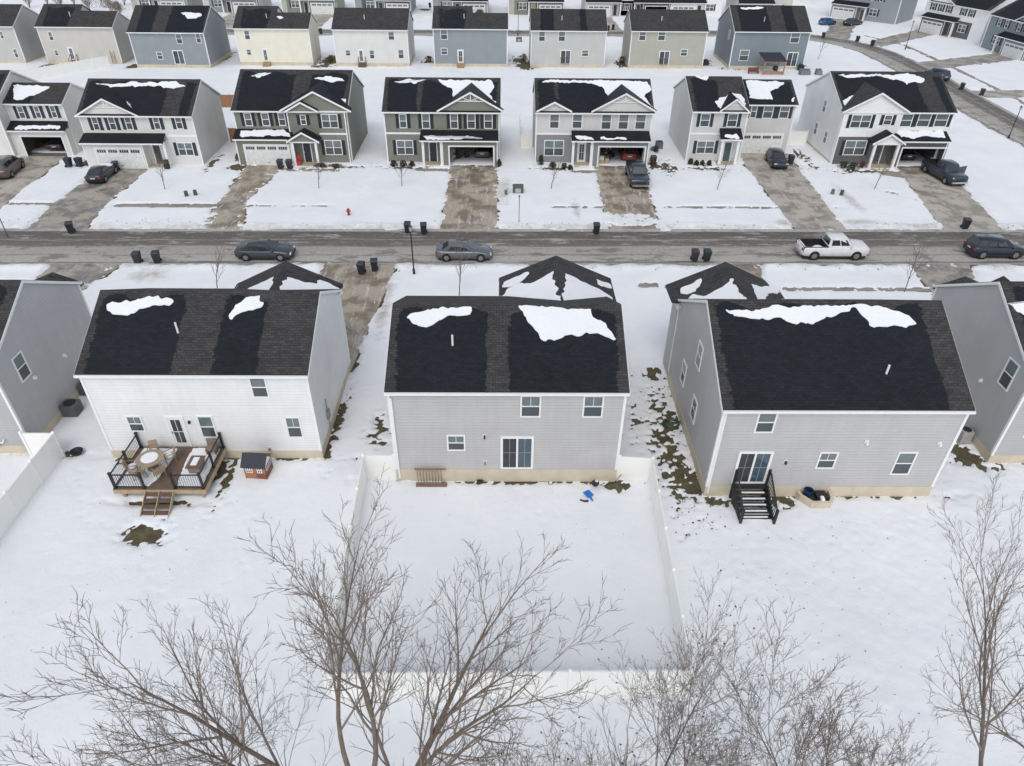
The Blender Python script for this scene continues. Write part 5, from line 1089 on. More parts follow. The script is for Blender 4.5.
for px,py,c,lab in ((187,197,PD,'left one of two dark pedestals in the off-white house lawn'),(196,196,PD,'right one of two dark pedestals in the off-white house lawn'),(832,195,PG,'light green pedestal in the snow left of the right driveway'),(841,196,PD,'dark round-topped pedestal beside the light green one'),(506,196,PG,'small pale pedestal left of the green utility box')):
    x,y=g(px,py); pedestal(lab,x,y,c)
x,y=g(349,216); r=empty('fire_hydrant',(x,y,.08),0,'red fire hydrant standing in the snow','hydrant'); HR=plain('hydrant_red',(.42,.03,.03),.4)
m=MB(); m.lathe([(.17,0),(.17,.06),(.11,.08),(.11,.5),(.15,.52),(.15,.58),(.11,.66),(.04,.72)],(0,0,0),14); m.build('barrel',HR,r,smooth=False); m=MB(); m.tube((-.24,0,.42),(.24,0,.42),.06,n=8); m.tube((0,-.22,.40),(0,0,.40),.08,n=8); m.build('outlets',HR,r)
# ------------------------------------------------------------------ air conditioners
ACM=plain('ac_grey_metal',(.16,.165,.17),.5,.4); ACL=plain('ac_beige',(.4,.4,.38),.5)
def ac(label,x,y,c=ACM,s=.4):
    r=empty('air_conditioner',(x,y,.05),0,label,'air conditioner','air conditioners beside the houses'); m=MB(); m.box(-s,s,-s,s,.05,.85); 
    for i in range(12):
        z=.12+i*.058; m.box(-s-.012,s+.012,-s-.012,s+.012,z,z+.02)
    m.build('cabinet',c,r); m=MB(); m.lathe([(s*.85,.852),(s*.85,.88),(s*.75,.89),(.08,.9)],(0,0,0),16)
    m.build('fan_grille',PLM,r); m=MB(); m.box(-s-.1,s+.1,-s-.1,s+.1,-.1,.05); m.build('pad',plain('pad_concrete',(.4,.38,.34),.8),r)
ac('grey air conditioner beside the left grey house, nearer the fence',-26.5,34.1,s=.42); ac('grey air conditioner beside the left grey house, further from the fence',-26.5,36.2); x,y=g(963,441); ac('air conditioner beside the grey house at the right edge',x-.1,y,ACL,.3)
x,y=g(638,164-11); ac('grey air conditioner left of the teal-door house',18.9,86.5); x,y=g(540,62); ac('small air conditioner past the slate blue back-row house',x+99,y) if False else None
# meters / downspout bits on the right grey house
m=MB(); m.box(-.04,.04,-.09,-.03,.3,5.8); 
for h,a in ((MG,.16),(RG,.14),(WL,11.74)): link('downspout',m.mesh('downspout',WHITE),h.root,(a,0,0)) if h is not WL else None
for h,a,z in ((GR,2.6,.8),(GL,10.2,.85)):
    m=MB(); m.tube((a,-.1,z-.25),(a,-.1,z),.05,n=8); m.tube((a,-.1,z),(a+.35,-.12,z+.1),.05,n=8); m.tube((a+.35,-.12,z+.1),(a+.45,-.12,z+.3),.05,n=8); m.build('exhaust_pipe',WHITE,h.root)
# ------------------------------------------------------------------ deck behind the white house
DECKB=plain('deck_boards',(.15,.10,.075),.75,var=.15,nscale=4); DECKW=plain('deck_lumber',(.42,.32,.20),.8,var=.15)
def deck():
    X0,X1,Y0,Y1,Z=-20.5,-15.75,26.7,30.08,.9; ox,oy=(X0+X1)/2,Y0
    r=empty('wooden_deck',(ox,oy,0),0,'raised brown deck with black railing and snow either side of its path','deck')
    def bld(nm,fn,mt,par=r,sm=False): m=MB(); fn(m); return m.build(nm,mt,par,smooth=sm)
    a,b,c=X0-ox,X1-ox,Y1-Y0
    def boards(m):
        n=25; w_=c/n
        for i in range(n): m.box(a,b,i*w_+.006,(i+1)*w_-.006,Z-.05,Z)
    bld('deck_boards',boards,DECKB)
    bld('rim_joists',lambda m:(m.box(a,b,-.04,-.003,Z-.30,Z-.03),m.box(b,b+.04,-.04,c,Z-.3,Z-.02),m.box(a-.04,a,-.04,c,Z-.3,Z-.02),[m.box(a+.1+i*.4,a+.15+i*.4,0,c,Z-.28,Z-.055) for i in range(12)]),DECKW)
    for px in (a+.3,(a+b)/2+.4,b-.3):
        for py in (.25,2.): bld('support_post',lambda m:m.box(px-.08,px+.08,py-.08,py+.08,0,Z-.28),DECKW)
    def post(x,y): bld('railing_post',lambda m:(m.box(x-.055,x+.055,y-.055,y+.055,Z,Z+1.05),m.box(x-.075,x+.075,y-.075,y+.075,Z+1.05,Z+1.09),m.box(x-.08,x+.08,y-.08,y+.08,Z,Z+.06)),BLACK)
    def rail(x0,y0,x1,y1):
        def f(m):
            m.tube((x0,y0,Z+.95),(x1,y1,Z+.95),.04,n=4); m.tube((x0,y0,Z+.12),(x1,y1,Z+.12),.03,n=4); L=math.dist((x0,y0),(x1,y1)); n=max(2,int(L/.12))
            for i in range(1,n): t=i/n; m.tube((x0+(x1-x0)*t,y0+(y1-y0)*t,Z+.12),(x0+(x1-x0)*t,y0+(y1-y0)*t,Z+.95),.010,n=4)
        bld('railing',f,BLACK)
    g0,g1=-18.85-ox,-17.35-ox; e=.07
    P=[(a+e,e),(g0-.06,e),(g1+.06,e),(b-e,e),(a+e,c*.52),(a+e,c-.08),(b-e,c*.5),(b-e,c-.08)]
    for p in P: post(*p)
    for i,j in ((0,1),(2,3),(0,4),(4,5),(3,6),(6,7)): rail(*P[i],*P[j])
    # stairs
    n=5
    for i in range(n):
        z=Z-(i+1)*Z/(n+.3); y=-.04-.28*(i+1)
        bld('stair_tread',lambda m:(m.box(g0+.05,g1-.05,y,y+.13,z-.04,z),m.box(g0+.05,g1-.05,y+.14,y+.27,z-.04,z)),DECKB)
    for x in (g0+.02,(g0+g1)/2,g1-.02): bld('stair_stringer',lambda m:m.extrude([(x-.02,-.04,Z-.3),(x-.02,-.04,Z-.02),(x-.02,-1.5,.02),(x-.02,-1.25,.0)],(.04,0,0)),DECKW)
    # snow on the deck either side of the cleared path
    def sn(pts,seed):
        rr=random.Random(seed); P=[]
        for i in range(len(pts)):
            p,q=pts[i],pts[(i+1)%len(pts)]; k=max(1,int(math.dist(p,q)/.15))
            for j in range(k): P.append((p[0]+(q[0]-p[0])*j/k+rr.uniform(-.03,.03),p[1]+(q[1]-p[1])*j/k+rr.uniform(-.03,.03)))
        m=MB(); m.extrude([(x,y,Z+.003) for x,y in P],(0,0,.07)); bevel(m.build('snow_layer',SNOW,r),.03)
    sn([(a+.15,.18),(g0+.1,.2),(g0+.38,.8),(g0+.45,1.5),(g0+.55,2.3),(g0+.5,3.15),(a+.3,3.2),(a+.15,1.5)],3)
    sn([(g1+.1,.2),(b-.18,.18),(b-.18,3.2),(g1-.1,3.2),(g1-.15,2.3),(g1-.05,1.2)],5)
deck()
TAN=plain('woven_tan',(.33,.25,.17),.7,var=.2,nscale=8); CHM=plain('chair_taupe',(.22,.18,.14),.6)
tx,ty=g(150,459,1.63); tz=.97
r=empty('patio_table',(tx,ty,tz),0,'round tan patio table with a white snow disc on top, on the deck','table')
m=MB(); m.lathe([(.70,.68),(.72,.70),(.72,.73),(.70,.74)],(0,0,0),28); m.build('table_top',TAN,r); m=MB(); m.lathe([(.30,0),(.30,.03),(.06,.06),(.06,.68),(.2,.68)],(0,0,0),14); m.build('table_base',CHM,r); m=MB(); m.lathe([(.44,.742),(.45,.77),(.40,.80),(.1,.81)],(0,0,0),20); m.build('snow_disc',SNOW,r,smooth=False)
def pchair(label,x,y,rz,snowy=False):
    r=empty('patio_chair',(x,y,tz),rz,label,'chair','patio chairs round the table')
    m=MB(); m.box(-.25,.25,-.25,.25,.40,.44); m.build('seat',TAN,r)
    m=MB(); m.extrude([(-.25,-.27,.44),(.25,-.27,.44),(.22,-.36,.92),(-.22,-.36,.92)],(0,-.025,0)); m.build('backrest',TAN,r)
    for a,b in ((-.23,-.23),(.23,-.23),(-.23,.23),(.23,.23)): m=MB(); m.tube((a,b,0),(a,b,.62 if b>0 else .44),.022,n=6); m.build('leg',CHM,r)
    for a in (-.25,.25): m=MB(); m.tube((a,-.3,.66),(a,.24,.62),.025,n=6); m.build('armrest',CHM,r)
    if snowy: m=MB(); m.lathe([(.22,.442),(.21,.48),(.08,.50)],(0,0,0),12); m.build('snow_on_seat',SNOW,r)
for i,(a,sn,lab) in enumerate(((35,True,'patio chair with snow on its seat behind the table by the wall, right'),(105,True,'patio chair with snow on its seat behind the table by the wall, left'),(200,True,'patio chair with snow on its seat left of the table beside the railing'),(250,False,'bare patio chair at the left front of the table'),(315,False,'bare woven patio chair before the table toward the steps'))):
    t=R_(a); pchair(lab,tx+math.cos(t)*.92,ty+math.sin(t)*.92,t+math.pi/2,sn)
fx,fy_=g(197,464,1.3); fx-=.05
r=empty('fire_table',(fx,fy_,tz),R_(0),'rectangular brown fire table with snow in its middle','fire table'); m=MB(); m.taper(0,0,0,.45,.28,.4,.32,.44); m.build('base',CHM,r); m=MB(); m.box(-.38,.38,-.50,.50,.45,.50); m.build('table_top',DECKB,r); m=MB(); m.box(-.17,.17,-.32,.32,.503,.56); bevel(m.build('snow_fill',SNOW,r),.03)
bx,by=-16.25,29.55
r=empty('deck_bench',(bx,by,tz),0,'small grey bench against the house wall at the right end of the deck','bench'); m=MB(); m.box(-.28,.28,-.25,.25,.3,.36); m.build('seat',CHM,r); m=MB(); m.box(-.28,.28,.2,.26,.36,.8); m.build('backrest',CHM,r)
for a in (-.24,.24): m=MB(); m.box(a-.03,a+.03,-.22,.22,0,.3); m.build('leg',CHM,r)
# ------------------------------------------------------------------ playhouse
ORW=plain('orange_wood',(.34,.155,.07),.7,var=.2,nscale=4); REDW=plain('red_wood',(.20,.075,.05),.7,var=.2,nscale=4)
px_,py_=-13.6,28.8
r=empty('playhouse',(px_,py_,.05),R_(-4),'small orange wooden playhouse with black roof and white lattice windows','playhouse')
m=MB(); m.box(-.78,.78,-.6,.6,.1,1.1); m.add([(.78,-.6,1.1),(.78,.6,1.1),(.78,0,1.5),(-.78,-.6,1.1),(-.78,.6,1.1),(-.78,0,1.5)],[(0,1,2),(3,5,4),(0,2,5,3),(1,4,5,2)]); m.build('wall',ORW,r)
m=MB(); m.box(.785,.80,-.6,.6,.1,1.1); m.box(.05,.78,-.62,-.602,.1,.5); m.build('red_panel',REDW,r)
m=MB(); m.slab([(-.9,-.74,1.05),(.9,-.74,1.05),(.9,0,1.6),(-.9,0,1.6)],.06); m.slab([(-.9,0,1.6),(.9,0,1.6),(.9,.74,1.05),(-.9,.74,1.05)],.06); m.build('roof',plain('black_felt',(.02,.024,.035),.6),r)
for a,w_ in ((-.38,.5),(.38,.36)):
    m=MB(); m.box(a-w_/2,a+w_/2,-.63,-.602,.55,1.0); o=m.build('window',WHITE,r); m=MB()
    for i in range(3 if w_>.4 else 2):
        for j in range(2): k=3 if w_>.4 else 2; m.box(a-w_/2+.05+i*(w_-.06)/k,a-w_/2+.05+i*(w_-.06)/k+(w_-.06)/k-.05,-.635,-.63,.6+j*.2,.74+j*.2)
    m.build('pane',GLASS_LO,o)
m=MB(); m.box(.80,.83,-.45,.45,.6,1.05); m.extrude([(.80,-.4,1.07),(.80,.4,1.07),(.80,0,1.38)],(.03,0,0)); o=m.build('lattice',WHITE,r); m=MB(); [m.box(.83,.836,-.4+i*.21,-.24+i*.21,.65,.98) for i in range(4)]; m.build('pane',GLASS_LO,o)
for a in (-.72,.72):
    for b in (-.54,.54): m=MB(); m.box(a-.06,a+.06,b-.06,b+.06,0,.1); m.build('foot',REDW,r)
PLH=bpy.data.objects['playhouse']; PLH.scale=(.76,.82,.95)
# ------------------------------------------------------------------ black back steps, window well, things on the snow
BLW=plain('black_stained_wood',(.018,.018,.02),.6,var=.2)
SX0,SX1,SY,SZ=12.25,14.0,27.08,1.0; ox=(SX0+SX1)/2; W2=(SX1-SX0)/2; n=6; dp=.28
r=empty('back_steps',(ox,SY,0),0,'black wooden back steps with snow on the treads below a sliding door','steps')
m=MB(); m.box(-W2,W2,-.35,-.0,SZ-.06,SZ); m.build('landing',BLW,r)
for i in range(n):
    z=SZ-(i+1)*SZ/(n+.0); y=-.35-dp*(i+1); 
    if z>.02: m=MB(); m.box(-W2,W2,y,y+dp+.0,z-.05,z); t=m.build('tread',BLW,r)
    m=MB(); m.box(-W2+.25,W2-.2,y+.05,y+.15,max(z,.0)+.002,max(z,.0)+.05); bevel(m.build('snow_on_tread',SNOW,r),.02)
for sg in (-1,1):
    x=sg*W2; y1=-.35-dp*n
    m=MB(); m.extrude([(x-.03,-.02,SZ-.3),(x-.03,-.02,SZ),(x-.03,-.35,SZ),(x-.03,y1,.05),(x-.03,y1,-.1),(x-.03,-.6,-.1)],(.06,0,0)); m.build('stringer',BLW,r)
    m=MB(); m.tube((x,-.06,SZ+.95),(x,-.35,SZ+.95),.05,n=4); m.tube((x,-.35,SZ+.95),(x,y1,.98),.05,n=4); m.tube((x,-.3,SZ+.15),(x,y1,.18),.035,n=4)
    for i in range(13): t=i/12; y=-.2+(y1+.2)*t; zz=SZ-(SZ-.05)*max(0,(-.35-y)/(dp*n)); m.tube((x,y,zz+.1),(x,y,zz+.92),.02,n=4)
    m.build('railing',BLW,r)
    for y,z in ((-.08,SZ),(y1,0.05)): m=MB(); m.box(x-.06,x+.06,y-.06,y+.06,0,z+1.05); m.build('post',BLW,r)
wx,wy=16.75,27.09
r=empty('window_well',(wx,wy,0),0,'tan concrete window well with a blue bucket against the greige house','window well')
m=MB(); out=[(-.95,0),(-.9,-.35),(-.45,-.95),(.6,-.95),(.85,-.6),(.9,0)]; inn=[(-.8,0),(-.76,-.3),(-.36,-.8),(.52,-.8),(.7,-.5),(.75,0)]
for i in range(5):
    a,b,c,d=out[i],out[i+1],inn[i+1],inn[i]; m.add([(a[0],a[1],0),(b[0],b[1],0),(c[0],c[1],0),(d[0],d[1],0),(a[0],a[1],.5),(b[0],b[1],.5),(c[0],c[1],.5),(d[0],d[1],.5)],[(0,1,5,4),(1,2,6,5),(2,3,7,6),(3,0,4,7),(4,5,6,7)])
m.build('well_wall',FOUND,r); m=MB(); m.add([(x,y,.28) for x,y in inn],[tuple(range(6))]); m.build('well_floor',plain('dark_cover',(.04,.045,.05),.5),r)
m=MB(); m.box(-.05,.52,-.62,-.08,.3,.55); m.build('grate_box',PLM,r); m=MB(); m.box(.1,.3,-.8,-.5,.3,.6); bevel(m.build('snow_lump',SNOW,r),.04)
r=empty('bucket',(wx-.42,wy-.22,.29),0,'navy blue bucket standing in the window well','bucket'); m=MB(); m.lathe([(.17,0),(.23,.42),(.25,.43),(.25,.46),(.22,.46),(.17,.1)],(0,0,0),18); m.build('bucket_body',plain('navy_plastic',(.01,.03,.09),.4),r); m=MB(); m.tube((-.24,0,.44),(0,.1,.5),.008,n=4); m.tube((0,.1,.5),(.24,0,.44),.008,n=4); m.build('handle',BLACK,r)
hx,hy=g(671,425); r=empty('garden_hose',(hx,hy,.10),0,'dark green garden hose coiled on the snow beside the greige house','hose'); m=MB()
for q in range(3):
    for i in range(28): t0,t1=i/28*2*math.pi,(i+1)/28*2*math.pi; rr=.30+.06*q; m.tube((rr*math.cos(t0)*1.25,rr*math.sin(t0),.03+.02*math.sin(t0*2+q)+.02*q),(rr*math.cos(t1)*1.25,rr*math.sin(t1),.03+.02*math.sin(t1*2+q)+.02*q),.028,n=6,cap=False)
m.build('hose_coil',plain('hose_green',(.02,.07,.045),.4),r); m=MB(); m.tube((.4,0,.06),(.75,.35,.1),.028,n=6); m.build('hose_end',plain('hose_green',(.02,.07,.045),.4),r)
BLUE=plain('bright_blue_plastic',(.02,.16,.55),.4)
x,y=g(588,497); r=empty('toy_scoop',(x,y,.12),R_(30),'bright blue plastic toy on the snow near the middle house','toy'); m=MB(); m.taper(0,0,0,.14,.12,.16,.2,.24); m.build('scoop',BLUE,r); m=MB(); m.tube((0,-.15,.08),(-.05,-.48,.03),.05,n=6); m.build('handle',BLUE,r)
x,y=g(584,503); r=empty('chew_bone',(x,y,.12),R_(-12),'dark brown stick lying on snow under the blue toy','stick'); m=MB(); m.tube((-.22,.04,.04),(0,-.03,.05),.05,n=6); m.tube((0,-.03,.05),(.22,.03,.05),.06,n=6); m.build('stick',plain('dark_bark',(.06,.035,.02),.8),r)
x,y=g(595,487); r=empty('soccer_ball',(x,y,.12),0,'black and white ball beside the foundation of the middle house','ball'); m=MB(); m.lathe([(.02,0),(.12,.03),(.2,.13),(.2,.24),(.12,.34),(.02,.37)],(0,0,0),14); m.build('ball',PLM,r,smooth=True); m=MB(); m.lathe([(.11,.33),(.10,.365),(.03,.375)],(.05,0,0),8); m.build('white_patch',WSH,r); m=MB(); m.tube((.4,-.05,.02),(1.1,.25,.02),.015,n=4); m.tube((1.1,.25,.02),(1.5,.5,.4),.015,n=4); tag(m.build('cord',BLACK,None,(x,y,.1)),'thin black cord running from the ball toward the fence corner','cord')
# lattice rack against the middle house
r=empty('wooden_rack',(-4.0,28.12,.1),0,'rusty brown slatted rack leaning on the tan foundation of the middle house','rack'); RK=plain('rusty_wood',(.23,.15,.105),.8)
m=MB(); m.box(-.85,.85,-.06,-.0,.92,1.0); m.build('top_rail',RK,r); m=MB(); [m.box(-.72+i*.16,-.69+i*.16,-.07,-.03,0,.92) for i in range(9)]; m.build('slats',RK,r); m=MB(); m.box(-.8,.9,-.45,-.12,0,.06); m.box(-.75,.85,-.3,-.2,.06,.1); m.build('base_boards',RK,r)
x,y=g(480,485); pedestal('small dark drain cap on the snow under the sliding door',x,y+.12,PLM,.16,'drain cap')
x,y=g(78,455); r=empty('black_bowl',(x,y,.08),0,'round black planter bowl tipped in snow at the white fence end','planter'); m=MB(); m.lathe([(.22,0),(.34,.22),(.36,.24),(.30,.24),(.1,.06)],(0,0,0),18); m.build('bowl',PLM,r)
# utility meter and conduit on the end wall of the white house
m=MB(); m.box(0,.14,-.2,.2,1.2,1.75); m.tube((.05,0,.1),(.05,0,1.2),.03,n=6); m.tube((.05,0,1.75),(.05,0,2.6),.03,n=6); m.build('meter',plain('meter_grey',(.25,.26,.27),.5),WL.root,(11.9+.0,2.2,0))
# ------------------------------------------------------------------ back-row patio pieces
m=empty('pergola',(45.3,127.0,0),0,'dark-roofed timber pergola behind the slate blue back-row house','pergola'); PGW=plain('pergola_timber',(.33,.20,.12),.75)
q=MB(); q.slab([(-2,-1.4,2.3),(1.7,-1.4,2.3),(1.3,1.4,3.1),(-2.4,1.4,3.1)],.1); q.build('roof',plain('dark_blue_roof',(.025,.028,.045),.6),m)
for a,b,h in ((-1.9,-1.2,2.25),(1.5,-1.2,2.25),(-2.1,1.2,2.9),(1.2,1.2,2.9)): q=MB(); q.box(a-.09,a+.09,b-.09,b+.09,0,h); q.build('post',PGW,m)
q=MB(); q.box(-1.9,1.5,-1.25,-1.15,2.0,2.2); q.box(-2,1.4,-1.2,-1.1,.05,.6); q.build('beam',PGW,m)
def lump(name,label,cat,x,y,parts): 
    r=empty(name,(x,y,.05),0,label,cat)
    for nm,fn,mt in parts: q=MB(); fn(q); q.build(nm,mt,r)
lump('patio_sofa','grey covered patio sofa in snow right of the pergola','sofa',50.6,126.2,[('cover',lambda q:(q.taper(0,0,0,.7,.9,.5,.8,.4),q.box(-.9,.9,.3,.5,.1,.9)),plain('cover_grey',(.16,.17,.19),.7))])
lump('patio_chair','grey covered patio chair in snow at the far right of the pergola','chair',52.9,126.1,[('cover',lambda q:(q.taper(0,0,0,.75,.55,.5,.45,.4),q.box(-.5,.5,.3,.45,.1,.95)),plain('cover_grey',(.16,.17,.19),.7))])
lump('barbecue','round black barbecue under the pergola','barbecue',45.6,126.6,[('kettle',lambda q:q.lathe([(.1,.5),(.42,.7),(.48,.95),(.4,1.2),(.1,1.35)],(0,0,0),14),BLACK),('legs',lambda q:[q.tube((math.cos(t)*.4,math.sin(t)*.4,0),(math.cos(t)*.2,math.sin(t)*.2,.6),.03,n=5) for t in (0,2.1,4.2)],BLACK)])
lump('garden_bench','rust red bench left of the pergola posts','bench',42.0,126.6,[('seat',lambda q:q.box(-.9,.9,-.3,.3,.35,.45),STEPR),('backrest',lambda q:q.box(-.9,.9,.25,.32,.45,.95),STEPR),('legs',lambda q:[q.box(a-.06,a+.06,-.3,.3,0,.35) for a in (-.8,.8)],STEPR)])
x,y=g(197,68); lump('garden_bench','dark brown slatted bench behind the blue-grey back-row house','bench',x,y,[('seat',lambda q:[q.box(-1.5,1.5,-.4+i*.2,-.25+i*.2,.4,.45) for i in range(4)],RAILW),('backrest',lambda q:q.box(-1.5,1.5,.38,.43,.45,.9),RAILW),('legs',lambda q:[q.box(a-.05,a+.05,-.35,.35,0,.4) for a in (-1.4,0,1.4)],RAILW)])
for (px,py,lab) in ((2,62,'dark grill beside the pale house in the top left corner'),(705,66,'dark grill at the right corner of the sage back-row house'),(800,71,'dark grill beside the grey covered sofa')):
    x,y=g(px,py); lump('grill',lab,'grill',x,y,[('body',lambda q:(q.box(-.5,.5,-.3,.3,0,.8),q.lathe([(.45,.8),(.4,1.0),(.1,1.1)],(0,0,0),10)),BLACK),('shelf',lambda q:q.box(.5,.9,-.25,.25,.75,.8),PLM)])
# porch bits
for x,y,lab,c_,cat,nm in ((-23.4,79.4,'red chair on the portico porch of the sage house',REDP,'chair','porch_chair'),(-37.7,77.9,'dark planter on the porch of the off-white house',PLM,'planter','planter')):
    r=empty(nm,(x,y,.2),0,lab,cat); m=MB(); m.box(-.25,.25,-.25,.25,.0,.45); m.build('seat' if 'chair' in nm else 'pot',c_,r); m=MB(); m.box(-.25,.25,.2,.27,.45,.95) if 'chair' in nm else m.lathe([(.1,.45),(.35,.6),(.3,.9),(.05,1.)],(0,0,0),8); m.build('backrest' if 'chair' in nm else 'foliage',c_ if 'chair' in nm else plain('dry_foliage',(.05,.06,.03),.9),r)

# ------------------------------------------------------------------ shrubs
SH_G=plain('evergreen_leaf',(.035,.045,.022),.8,var=.4,nscale=5); SH_B=plain('dry_leaf',(.11,.065,.03),.85,var=.4,nscale=5); SH_D=plain('dark_twig',(.05,.035,.028),.9,var=.3)
def shrub(label,x,y,rx,ry,h,mt,n=420,group='shrubs along the house fronts'):
    r=empty('shrub',(x,y,0),0,label,'shrub',group); rn=random.Random(int(x*31+y*17)); m=MB()
    for i in range(n):
        t=rn.uniform(0,2*math.pi); p=math.sqrt(rn.random()); zz=rn.random()**.7; k=math.sqrt(max(0.05,1-zz*zz*.9)); k*=.8+.35*math.sin(t*3+x)
        cx,cy,cz=math.cos(t)*p*rx*k,math.sin(t)*p*ry*k,.05+zz*h; s=rn.uniform(.05,.11); a=Vector((rn.gauss(0,1),rn.gauss(0,1),rn.gauss(0,1))).normalized(); b=a.orthogonal().normalized()
        c_=Vector((cx,cy,cz)); m.add([c_-a*s,c_+b*s*.6,c_+a*s,c_-b*s*.6],[(0,1,2,3)])
    m.build('foliage',mt,r,fix=False); m=MB()
    for i in range(7): t=i*.9; m.tube((0,0,0),(math.cos(t)*rx*.6,math.sin(t)*ry*.6,h*.7),.02,.006,4,cap=False)
    m.build('stems',SH_D,r)
SHR=[((182,164),1.5,.45,.75,SH_G,'low spreading evergreen under the double window of the off-white house'),((199,164),.4,.4,1.2,SH_B,'upright brown shrub at the corner of the off-white house'),
 ((394,167),.45,.4,.7,SH_D,'leftmost dark shrub below the double window of the open-garage sage house'),((403,167),.5,.4,.7,SH_D,'middle dark shrub below the double window of the open-garage sage house'),((412,167),.45,.4,.6,SH_D,'right dark shrub below the double window of the open-garage sage house'),((499,167),.35,.35,.8,SH_G,'small shrub right of the open sage garage'),
 ((541,166),.4,.4,1.2,SH_G,'cone-shaped shrub at the left corner of the two-tone grey house'),((553,168),.5,.4,.6,SH_D,'round brown shrub under the window of the two-tone grey house'),((564,169),.4,.35,.6,SH_G,'green shrub left of the porch of the two-tone grey house'),((570,170),.35,.3,.5,SH_G,'small shrub by the porch step of the two-tone grey house'),((651,166),.4,.4,1.1,SH_B,'brown shrub right of the slate pickup beside the garage'),
 ((690,165),.4,.35,.7,SH_G,'first of four shrubs left of the teal door'),((696,166),.35,.35,.6,SH_G,'second of four shrubs left of the teal door'),((702,166),.35,.35,.6,SH_G,'third of four shrubs left of the teal door'),((709,166),.35,.35,.6,SH_G,'last of four shrubs next to the teal door'),
 ((843,169),.8,.5,.8,SH_G,'wide evergreen at the corner of the charcoal-based white house'),((852,170),.7,.5,.8,SH_G,'evergreen under the lower window of the charcoal-based white house'),((861,169),.5,.45,.9,SH_B,'upright shrub left of the portico of the charcoal-based white house'),
 ((322,168),.9,.4,.5,SH_D,'low dark shrub right of the gabled portico'),((336,168),1.,.4,.4,SH_B,'low brown shrub under the lower window of the portico house'),
 ((38,148),.8,.5,.8,SH_B,'brown shrub right of the left edge garage'),((240,161),.7,.6,.8,SH_B,'tawny shrub at the left corner of the portico house'),((655,152),.6,1.0,.6,SH_G,'evergreen bed shrub between the grey and the teal-door house'),((640,148),.5,.8,.5,SH_G,'evergreen shrub behind the one in the bed left of the teal-door house'),
 ((524,62),1.1,2.2,1.2,SH_B,'big tawny shrub left of the pale greige back-row house'),((622,63),.9,1.8,1.0,SH_B,'tawny shrub left of the pale sage back-row house'),((429,62),.9,1.2,.9,SH_B,'tawny shrub left of the slate blue back-row house'),((331,62),1.,1.6,1.,SH_B,'tawny shrub between the cream and off-white back-row houses'),
 ((105,8),3.,2.2,2.2,SH_B,'brown bush in the snowy field at the top left'),((118,10),2.,1.5,1.6,SH_D,'dark bush right of the brown bush in the snowy field'),((565,16),2.0,1.4,1.,SH_G,'dark evergreen bed before the sage house with the yellow door')]
for (p,rx,ry,h,mt,lab) in SHR: x,y=g(*p); shrub(lab,x,y,rx,ry,h,mt,n=420 if rx<1.3 else 700)

# ------------------------------------------------------------------ bare trees
BARK=plain('grey_brown_bark',(.16,.13,.10),.9,var=.3,nscale=6,bmp=.4); TWIG=plain('twig_bark',(.225,.18,.145),.9,var=.2,nscale=2); BARK2=plain('young_bark',(.13,.11,.095),.9,var=.2)
def bare_tree(name,label,x,y,stems,seed,levels=4,dens=1.,rmin=.006,group=None,leaves=0,droop=0.,cat='tree',spread=38,ratio=(.42,.62),t0=.22):
    """stems: list of (direction vector, length, radius) from the base, each a long limb"""
    rn=random.Random(seed); tr=MB(); br=MB(); lf=MB(); root=empty(name,(x,y,0),0,label,cat,group)
    def limb(p,d,L,r,lev,mesh):
        n=max(3,int(L/(.55 if lev<2 else .30))); n=min(n,14); pts=[Vector(p)]; rad=[r]; d=Vector(d).normalized(); w_=(.035,.06,.09,.12,.14)[min(lev,4)]
        bend=Vector((rn.gauss(0,1),rn.gauss(0,1),0))*.035
        for i in range(n):
            up=(.03 if lev==0 else .075)-droop*.02
            d=(d+Vector((rn.gauss(0,w_),rn.gauss(0,w_),rn.gauss(0,w_)))+bend+Vector((0,0,up))).normalized(); pts.append(pts[-1]+d*L/n); rad.append(max(rmin*.6,r*(1-(i+1)/n)**.75+rmin*.35))
        sd=7 if lev==0 else (5 if lev==1 else 3)
        for i in range(n): mesh.tube(pts[i],pts[i+1],rad[i],rad[i+1],sd,cap=(i==n-1))
        if lev>=levels:
            if leaves and rn.random()<leaves:
                q=pts[-1]; a=Vector((rn.gauss(0,1),rn.gauss(0,1),rn.gauss(0,1))).normalized()*.05; b=a.orthogonal().normalized()*.035; lf.add([q-a,q+b,q+a,q-b],[(0,1,2,3)])
            return
        k={0:15,1:11,2:7,3:4}.get(lev,3)*dens; k=max(2,int(k*min(1.3,L/(2.4 if lev<2 else 1.0))))
        az=rn.uniform(0,6.28)
        for j in range(k):
            ta=t0 if lev==0 else .15; t=ta+(.99-ta)*(j+rn.random())/k; t=min(.97,t); i=min(n-1,int(t*n)); q=pts[i].lerp(pts[i+1],t*n-i); dd=(pts[i+1]-pts[i]).normalized()
            az+=2.4+rn.uniform(-.5,.5); a=dd.orthogonal().normalized(); b=dd.cross(a); side=a*math.cos(az)+b*math.sin(az); an=math.radians(rn.uniform(spread*.7,spread*1.35))
            nl=L*rn.uniform(*ratio)*(1-.55*t)*(1.15 if lev else 1.0); nl=max(nl,.25); limb(q,dd*math.cos(an)+side*math.sin(an),nl,max(rmin,min(rad[i]*.62,r*.5*(1-t*.5))),lev+1,br)
    for (p,d,L,r) in stems: limb(p,d,L,r,0,tr)
    tr.build('trunk',BARK if r>.05 else BARK2,root,smooth=True,fix=False); br.build('crown',TWIG,root,smooth=True,fix=False)
    if lf.v: lf.build('dead_leaves',plain('withered_leaf',(.075,.05,.03),.9),root,fix=False)
    return root,len(br.f)
FT='bare trees in the foreground'
